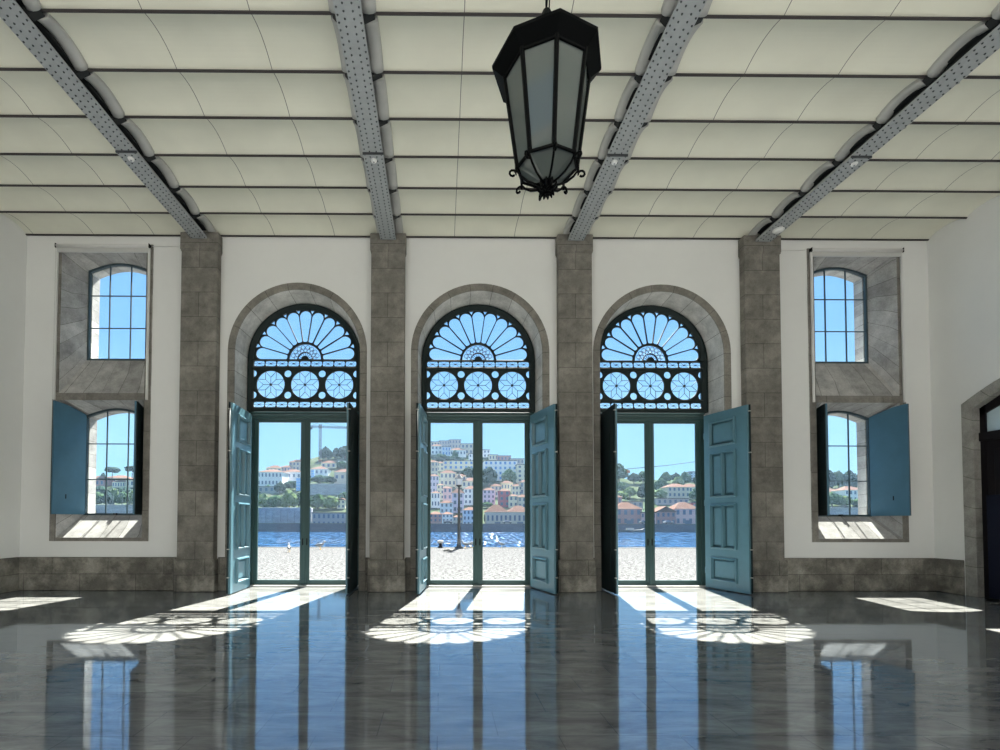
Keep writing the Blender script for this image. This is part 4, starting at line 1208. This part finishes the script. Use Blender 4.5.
# trees
FOL = [mat('foliage_dark', (.022, .042, .030), .9, spec=0.0, noise_amt=.35, noise_scale=.9), mat('foliage_mid', (.040, .075, .036), .9, spec=0.0, noise_amt=.35, noise_scale=.9),
       mat('foliage_light', (.085, .125, .055), .9, spec=0.0, noise_amt=.3, noise_scale=.9)]
BARK = mat('bark', (.12, .09, .07), .9, spec=0.0)
def tree(px, yb, yt, wpx, tone, lab, kind='round', cat='tree'):
    Y = dep(yb) - 3; A = at(px, yb, Y); T = at(px, yt, Y); H = T.z - A.z; W = wpx/F*Y/2
    root = empty('pine_tree' if kind == 'pine' else 'shrub' if cat == 'shrub' else 'tree', (A.x, Y, A.z))
    rr = random.Random(int(px*13+yb*7))
    s = MB(); nb_ = 7 if kind == 'round' else 5
    blobs = []
    if kind == 'cypress': blobs = [(0, 0, H*.3, W, H*.3), (0, 0, H*.6, W*.8, H*.3), (0, 0, H*.82, W*.5, H*.2)]
    elif kind == 'pine': blobs = [(0, 0, H*.86, W*.9, H*.14), (W*.4, 0, H*.75, W*.5, H*.1), (-W*.5, 0, H*.78, W*.45, H*.09)]
    else:
        for k in range(nb_):
            a = 2*PI*k/nb_; blobs.append((W*.5*math.cos(a), W*.35*math.sin(a), H*(.42+rr.uniform(-.06, .12)), W*rr.uniform(.42, .6), H*rr.uniform(.28, .38)))
        blobs.append((0, 0, H*.62, W*.6, H*.38))
    for bx, by, bz, br, bh in blobs:
        t = bmesh.new(); bmesh.ops.create_icosphere(t, subdivisions=3, radius=1.0)
        sd = rr.uniform(0, 100)
        for v in t.verts:
            d = 1 + .30*noise.noise(v.co*2.2 + Vector((sd, 0, 0))) + .16*noise.noise(v.co*6 + Vector((0, sd, 0)))
            v.co = Vector((bx + v.co.x*br*d, by + v.co.y*br*d, bz + v.co.z*bh*d))
        for f in t.faces: f.smooth = False
        s.merge(t)
    s.build('crown', FOL[tone], root)
    s = MB(); s.tube([(0, 0, -2.5), (0, 0, H*.35), (W*.05, 0, H*.8)], [max(.25, W*.09), max(.2, W*.07), .12], 7); s.build('trunk', BARK, root)
    tag(root, lab, cat, 'trees and shrubs on the far bank')
D1, D2, D3 = 'through the left doorway', 'through the middle doorway', 'through the right doorway'
TR = [
 (263, 508, 494, 16, 2, 'pale green tree above the river wall, leftmost '+D1, 'round'), (277, 508, 495, 18, 1, 'green tree above the river wall, second from left '+D1, 'round'),
 (289, 508, 490, 18, 2, 'light green tall tree above the river wall left of the left doorway post', 'round'), (299, 507, 493, 14, 0, 'dark tree above the river wall touching the left doorway post', 'round'),
 (258, 500, 492, 12, 0, 'dark tree at the left edge of the left doorway', 'round'), (280, 492, 482, 11, 0, 'dark round tree under the long white house', 'round'),
 (268, 491, 485, 9, 1, 'small green tree under the long white house', 'round'), (291, 489, 481, 14, 0, 'dark tree block below the low white house', 'round'),
 (318, 508, 494, 18, 1, 'green tree above the ruined warehouse, beside the left doorway post', 'round'), (331, 508, 496, 18, 2, 'light green tree above the middle of the ruined warehouse', 'round'),
 (344, 500, 492, 10, 1, 'green tree at the right edge above the ruined warehouse', 'round'), (320, 483, 475, 18, 0, 'dark hedge-like tree above the retaining wall '+D1, 'round'),
 (330, 483, 476, 14, 0, 'second dark hedge-like tree above the retaining wall '+D1, 'round'),
 (326, 459, 447, 13, 0, 'dark hilltop tree right of the crane', 'round'), (336, 458, 448, 8, 0, 'pointed dark hilltop tree between two round ones', 'cypress'),
 (345, 458, 446, 14, 0, 'dark hilltop tree at the right edge of the left doorway', 'round'), (342, 468, 461, 10, 1, 'green tree on the slope under the hilltop trees', 'round'),
 (440, 462, 454, 18, 0, 'dark tree clump under the hilltop houses, left one '+D2, 'round'), (455, 463, 456, 18, 0, 'dark tree clump under the hilltop houses, right one '+D2, 'round'),
 (468, 479, 467, 15, 0, 'dark round tree right of the street lamp head', 'round'), (489, 485, 467, 17, 0, 'large dark tree just right of the middle doorway post', 'round'),
 (509, 484, 469, 15, 1, 'grey-green round tree in front of the large apartment block', 'round'), (487, 507, 502, 12, 1, 'small green tree above the warehouse roof', 'round'),
 (490, 524, 510, 13, 0, 'dark round tree at the left end of the beige warehouse', 'round'), (455, 458, 450, 6, 1, 'little green tree between hilltop houses', 'round'),
 (530, 484, 474, 10, 0, 'dark tree at the right edge of the middle doorway', 'round'),
 (619, 480, 464, 18, 1, 'big round tree on the skyline at the left of the right doorway', 'round'), (634, 482, 473, 12, 0, 'dark skyline tree left of the right doorway post', 'round'),
 (643, 482, 471, 14, 1, 'green skyline tree touching the right doorway post', 'round'), (642, 498, 484, 9, 0, 'tall dark cypress on the slope by the right doorway post', 'cypress'),
 (621, 492, 482, 14, 1, 'green slope tree under the big skyline tree', 'round'), (630, 497, 487, 14, 2, 'light green slope tree above the left red warehouse', 'round'),
 (620, 500, 491, 16, 2, 'light green bush low on the slope at the left of the right doorway', 'round'),
 (666, 482, 472, 11, 1, 'green skyline tree right of the right doorway post', 'round'), (676, 482, 473, 10, 0, 'dark skyline tree above the villa', 'round'),
 (685, 484, 472, 12, 1, 'skyline tree beside the white tower blocks', 'round'), (678, 487, 477, 12, 2, 'bright yellow-green tree above the villa', 'round'),
 (661, 492, 478, 14, 1, 'green slope tree left of the villa', 'round'), (660, 499, 489, 14, 2, 'light green slope bush left of the villa terrace', 'round'),
 (697, 500, 488, 14, 1, 'green slope tree right of the villa', 'round'), (698, 484, 476, 10, 0, 'dark tree at the right edge skyline of the right doorway', 'round'),
 (112, 484, 467, 14, 0, 'umbrella pine on the ridge in the middle of the lower left window', 'pine'), (132, 484, 466, 14, 0, 'umbrella pine at the right side of the lower left window', 'pine'),
 (103, 482, 473, 6, 0, 'small dark tree on the ridge of the lower left window', 'round'),
 (97, 505, 492, 14, 1, 'green bush at the left of the lower left window', 'round'), (108, 505, 493, 13, 0, 'dark bush in the lower left window, second from left', 'round'),
 (114, 504, 488, 9, 2, 'yellow-green small tree in the middle of the lower left window', 'round'), (122, 505, 492, 13, 1, 'green bush right of the yellow-green tree', 'round'),
 (133, 505, 491, 14, 2, 'light green bush at the right of the lower left window', 'round'),
 (100, 497, 486, 20, 0, 'dark tree mass below the orange roof, left part', 'round'), (124, 497, 487, 20, 0, 'dark tree mass below the orange roof, right part', 'round'),
 (829, 488, 470, 13, 0, 'dark ridge tree at the left of the lower right window', 'round'), (839, 488, 471, 13, 1, 'green ridge tree in the middle of the lower right window', 'round'),
 (850, 489, 471, 14, 0, 'dark ridge tree right of the window bar, lower right window', 'round'), (861, 488, 473, 12, 1, 'green ridge tree at the right of the lower right window', 'round'),
 (832, 506, 492, 18, 1, 'big green bush low at the left of the lower right window', 'round'), (845, 506, 496, 14, 2, 'light green bush in front of the white house', 'round'),
 (860, 506, 498, 16, 1, 'low green bush at the right of the lower right window', 'round'),
]
for px, yb, yt, wp, tone, lab, kd in TR: tree(px, yb, yt, wp, tone, lab, kd)

# scrub covering the open slopes between the houses
sb_ = MB(); rr = random.Random(3)
for lo, hi, cnt in ((140, 250, 60), (352, 428, 60), (533, 606, 60), (704, 824, 70), (20, 86, 30), (868, 960, 30)):
    for k in range(cnt):
        px = rr.uniform(lo, hi); c = crest(px); yb = rr.uniform(c+1, 524); Y = dep(yb); A = at(px, yb, Y); rad = rr.uniform(2.2, 5.0)
        t = bmesh.new(); bmesh.ops.create_icosphere(t, subdivisions=2, radius=1.0)
        for v in t.verts:
            d = 1 + .45*noise.noise(v.co*2.3 + Vector((k, px, 0)))
            v.co = Vector((A.x + v.co.x*rad*d, Y + v.co.y*rad*d, A.z + rad*.3 + v.co.z*rad*.8*d))
        sb_.merge(t)
tag(sb_.build('hillside_scrub', FOL[1]), 'green scrub covering the open slopes of the far bank', 'scrub', kind='stuff')

# tower crane
CY = dep(468) + 18; A = at(320, 468, CY); B = at(320, 424, CY)
cr = empty('tower_crane', (A.x, CY, A.z)); H = B.z - A.z
CRM = mat('crane_paint', (.07, .085, .12), .7, spec=0.0); CRO = mat('crane_base_paint', (.30, .13, .07), .7, spec=0.0)
def lattice(s, p0, p1, wd, n, r):
    p0, p1 = Vector(p0), Vector(p1); ax = (p1-p0).normalized(); u = ax.orthogonal().normalized()*wd/2; v = ax.cross(u)
    cs = [u+v, -u+v, -u-v, u-v]
    for c in cs: s.tube([p0+c, p1+c], r, 4)
    for k in range(n):
        a = p0 + (p1-p0)*k/n; b_ = p0 + (p1-p0)*(k+1)/n
        for i in range(4): s.tube([a+cs[i], b_+cs[(i+1) % 4]], r*.7, 4)
s = MB(); lattice(s, (0, 0, H*.2), (0, 0, H), 1.6, 12, .2); s.build('mast', CRM, cr)
s = MB(); lattice(s, (0, 0, -2), (0, 0, H*.2), 1.8, 4, .3); s.build('mast_base', CRO, cr)
s = MB(); lattice(s, (-10*CY/F, 0, H-2.2), (34*CY/F, 6, H-2.2), 1.3, 26, .15)
s.tube([(0, 0, H+2), (-9*CY/F, 0, H-1.8)], .12, 4); s.tube([(0, 0, H+2), (20*CY/F, 3, H-1.8)], .12, 4); s.build('jib', CRM, cr)
s = MB(); s.bevbox(-1.2, 1.2, -1.2, 1.2, H-3.6, H-1.4, .2); s.build('cab', CRM, cr)
s = MB(); s.bevbox(-10*CY/F, -8*CY/F, -1, 1, H-4.6, H-2.4, .2); s.build('counterweight', CRM, cr)
tag(cr, 'tower crane on the hillside seen through the left doorway', 'crane')
# cable across the valley with its small cabin
A = at(627, 469, 330); B = at(700, 461, 380)
s = MB(); s.tube([A, A.lerp(B, .5) - Vector((0, 0, .6)), B], .22, 5); tag(s.build('aerial_cable', mat('cable_grey', (.07, .08, .11), .8, spec=0.0)), 'aerial cable above the slope in the right doorway', 'cable')
c = empty('cable_cabin', (A.x+1, 330, A.z-1.6)); s = MB(); s.bevbox(-.9, .9, -.9, .9, -1.2, .7, .3); s.build('cabin', CRO, c); s = MB(); s.tube([(0, 0, .6), (0, 0, 1.8)], .12, 5); s.build('hanger', CRM, c)
tag(c, 'tiny orange cabin at the left end of the aerial cable', 'cable cabin')
# blue glass lifts beside the left doorway post
for x0, x1, yt, yb, lab in ((296, 301, 478, 490, 'blue glass tower left of the left doorway post'), (311, 314, 470, 480, 'blue glass tower right of the left doorway post')):
    Y = dep(yb)-2; A = at(x0, yb, Y); B = at(x1, yt, Y); r = empty('glass_tower', ((A.x+B.x)/2, Y, A.z)); W = (B.x-A.x)/2; H = B.z-A.z
    s = MB(); s.box(-W, W, 0, 2*W, -2, H); s.build('shaft', mat('blue_glazing', (.22, .42, .75), .3), r)
    s = MB()
    for k in range(5): s.box(-W-.05, W+.05, -.08, 2*W+.05, H*k/4-.12, H*k/4+.12)
    s.build('band', hm(WHITE), r); tag(r, lab, 'tower')

# street lamp on the quay
LPY = 29.0; A = at(459, 549, LPY); 
lp = empty('street_lamp', (A.x, LPY, -.12)); tag(lp, 'tall grey lamp post with lantern head on the quay edge', 'street lamp')
LM = mat('lamp_post_paint', (.055, .06, .06), .7, spec=.05)
s = MB(); s.lathe([(.26, 0), (.26, .08), (.16, .14), (.12, .3), (.10, .8), (.085, 2.3), (.10, 2.34), (.10, 2.42), (.07, 2.5), (.06, 3.72)], 12, smooth=True); s.build('post', LM, lp)
s = MB(); s.lathe([(.05, 3.70), (.16, 3.80), (.17, 3.84)], 8); s.build('head_base', LM, lp)
s = MB(); s.lathe([(.15, 3.84), (.24, 4.20)], 6); s.build('lantern_glass', mat('lamp_head_glass', (.45, .46, .48), .5, spec=.1), lp)
s = MB(); s.lathe([(.26, 4.20), (.25, 4.24), (.08, 4.46), (.04, 4.50), (.05, 4.56), (.01, 4.64)], 6); s.build('roof', mat('lamp_head_roof', (.2, .2, .2), .6, spec=.1), lp)
# gulls standing along the quay edge
GULL = mat('gull_white', (.30, .30, .30), .8, spec=0.0); GWING = mat('gull_grey', (.16, .17, .18), .8, spec=0.0); GBILL = mat('gull_bill', (.75, .45, .08), .6)
def gull(px, py, Y, rz, lab, sc=1.0):
    A = at(px, py, Y); r = empty('gull', (A.x, Y, -.10 if Y > QE-.7 else -.12), rz)
    s = MB()
    t = bmesh.new(); bmesh.ops.create_uvsphere(t, u_segments=14, v_segments=10, radius=1)
    for v in t.verts:
        tp = 1 - .55*max(0, -v.co.x)**1.3
        v.co = Vector((v.co.x*.23, v.co.y*.095*tp, .26 + v.co.z*.10*tp + v.co.x*.05))
    for f in t.faces: f.smooth = True
    s.merge(t)
    s.tube([(.13, 0, .30), (.20, 0, .38), (.225, 0, .43)], [.075, .055, .05], 10)
    t = bmesh.new(); bmesh.ops.create_uvsphere(t, u_segments=12, v_segments=8, radius=.062)
    for v in t.verts: v.co += Vector((.24, 0, .46))
    for f in t.faces: f.smooth = True
    s.merge(t); gb_ = s.build('body', GULL, r)
    for sy in (-1, 1):
        s = MB(); t = bmesh.new(); bmesh.ops.create_uvsphere(t, u_segments=12, v_segments=8, radius=1)
        for v in t.verts: v.co = Vector((-.06 + v.co.x*.22, sy*.075 + v.co.y*.03, .285 + v.co.z*.065 + v.co.x*.03))
        s.merge(t); s.build('wing', GWING, r)
        s = MB(); s.tube([(.02, sy*.04, .18), (.01, sy*.04, .09), (.02, sy*.04, .01)], .008, 6); s.tube([(.0, sy*.04, .008), (.07, sy*.04, .008)], [.012, .02], 6); s.build('leg', GBILL, r)
    s = MB(); s.tube([(.295, 0, .455), (.36, 0, .445)], [.016, .005], 6); s.build('bill', GBILL, gb_)
    r.scale = (sc, sc, sc)
    tag(r, lab, 'bird', 'gulls on the quay')
gull(289, 552, 25.5, 2.0, 'white gull on the quay in the left pane of the left doorway', .95)
gull(320, 549, 27.8, .5, 'white gull on the quay in the right pane of the left doorway', 1.0)
gull(465.5, 548, 29.4, 2.6, 'gull on the quay edge just right of the lamp post', .95)
gull(471, 546.5, 29.9, .3, 'gull at the quay edge beside the middle doorway post', .95)
gull(502, 547, 29.9, 3.0, 'low gull on the quay edge in the right pane of the middle doorway', .8)
# mooring rope coil and bin
A = at(447, 552, 26.5); s = MB()
pts = [Vector((A.x + .75*t, 26.5 + 2.2*t + .1*math.sin(9*t), -.10)) for t in [k/14 for k in range(15)]]
s.tube([Vector((A.x + .22*math.cos(t)*(1-.02*k), 26.3 + .22*math.sin(t), -.085 + .004*k)) for k, t in enumerate([.6*i for i in range(24)])] + pts, .035, 6)
tag(s.build('mooring_rope', mat('rope', (.16, .15, .13), .9)), 'dark mooring rope lying from the lamp post foot on the quay', 'rope')
A = at(440.5, 547, 29.85); bo = empty('mooring_bollard', (A.x, 29.85, -.10))
s = MB(); s.lathe([(.17, 0), (.17, .03), (.10, .06), (.09, .22), (.13, .28)], 14, smooth=True); s.build('stem', M['black_iron'], bo)
s = MB(); s.lathe([(.13, .26), (.20, .30), (.205, .38), (.17, .42), (.05, .44)], 14, smooth=True); s.build('cap', GULL, bo)
tag(bo, 'squat mooring bollard with pale cap on the quay left of the lamp post', 'bollard')
# boats by the far bank, lower right window
for px, yb, lab, cm in ((838, 523, 'dark low boat by the far bank, lower right window', (.12, .08, .07)), (630, 531, 'pale boat ramp barge by the far quay in the right doorway', (.5, .5, .5))):
    A = at(px, 531, 196); bo = empty('barge', (A.x, 196, -3.5)); s = MB(); R = []
    for x_, hw_, zt in ((-6, .2, 1.7), (-4.5, 1.0, 1.3), (0, 1.3, 1.0), (4.5, 1.0, 1.3), (6, .2, 1.9)): R.append([s.bm.verts.new(p) for p in ((x_, -hw_, zt), (x_, -hw_*.7, .2), (x_, hw_*.7, .2), (x_, hw_, zt))])
    for A_, B_ in zip(R, R[1:]):
        for k in range(4): s.bm.faces.new((A_[k], A_[(k+1) % 4], B_[(k+1) % 4], B_[k]))
    s.bm.faces.new(R[0]); s.bm.faces.new(R[-1]); s.build('hull', mat('barge_hull', tuple(.3*v for v in cm), .8, spec=0.0), bo)
    s = MB(); s.box(-1.5, 1.5, -.5, .5, 1.0, 1.9); s.build('deckhouse', hm(BEIGE), bo)
    tag(bo, lab, 'boat')
# cars on the far quay road
def car(px, col, lab):
    A = at(px, 526, YB0+2); r = empty('car', (A.x, YB0+1.6, .1))
    s = MB(); s.bevbox(-2.1, 2.1, -.8, .8, .3, .9, .18); s.build('body', mat('car_paint', tuple(.3*v for v in col), .6, spec=.1), r)
    s = MB(); s.bevbox(-1.2, 1.0, -.72, .72, .85, 1.4, .2); s.build('cabin', WIN, r)
    for wx in (-1.3, 1.3): 
        s = MB(); s.tube([(wx, -.85, .33), (wx, -.65, .33)], .33, 10); s.build('wheel', M['black_iron'], r)
    tag(r, lab, 'car', 'cars on the far quay road')
car(668, (.75, .75, .78), 'white car parked before the red gabled warehouse'); car(644, (.7, .72, .75), 'white car by the right doorway post on the far quay'); car(448, (.2, .22, .25), 'dark car on the far quay left of the lamp post'); car(507, (.7, .7, .7), 'pale van-like car before the beige warehouse')

# thin summer haze hanging over the river and the far bank
hz = bpy.data.materials.new('river_haze'); hz.use_nodes = True; n = hz.node_tree.nodes; n.clear()
ou = n.new('ShaderNodeOutputMaterial'); vs_ = n.new('ShaderNodeVolumeScatter')
vs_.inputs['Color'].default_value = (.50, .74, 1.0, 1); vs_.inputs['Density'].default_value = .0002; vs_.inputs['Anisotropy'].default_value = 0.0
hz.node_tree.links.new(vs_.outputs[0], ou.inputs['Volume'])
s = MB(); s.box(-600, 600, 45, 560, -3.4, 130)
tag(s.build('haze', hz), 'thin bluish haze over the river and the far bank', 'haze', kind='stuff')
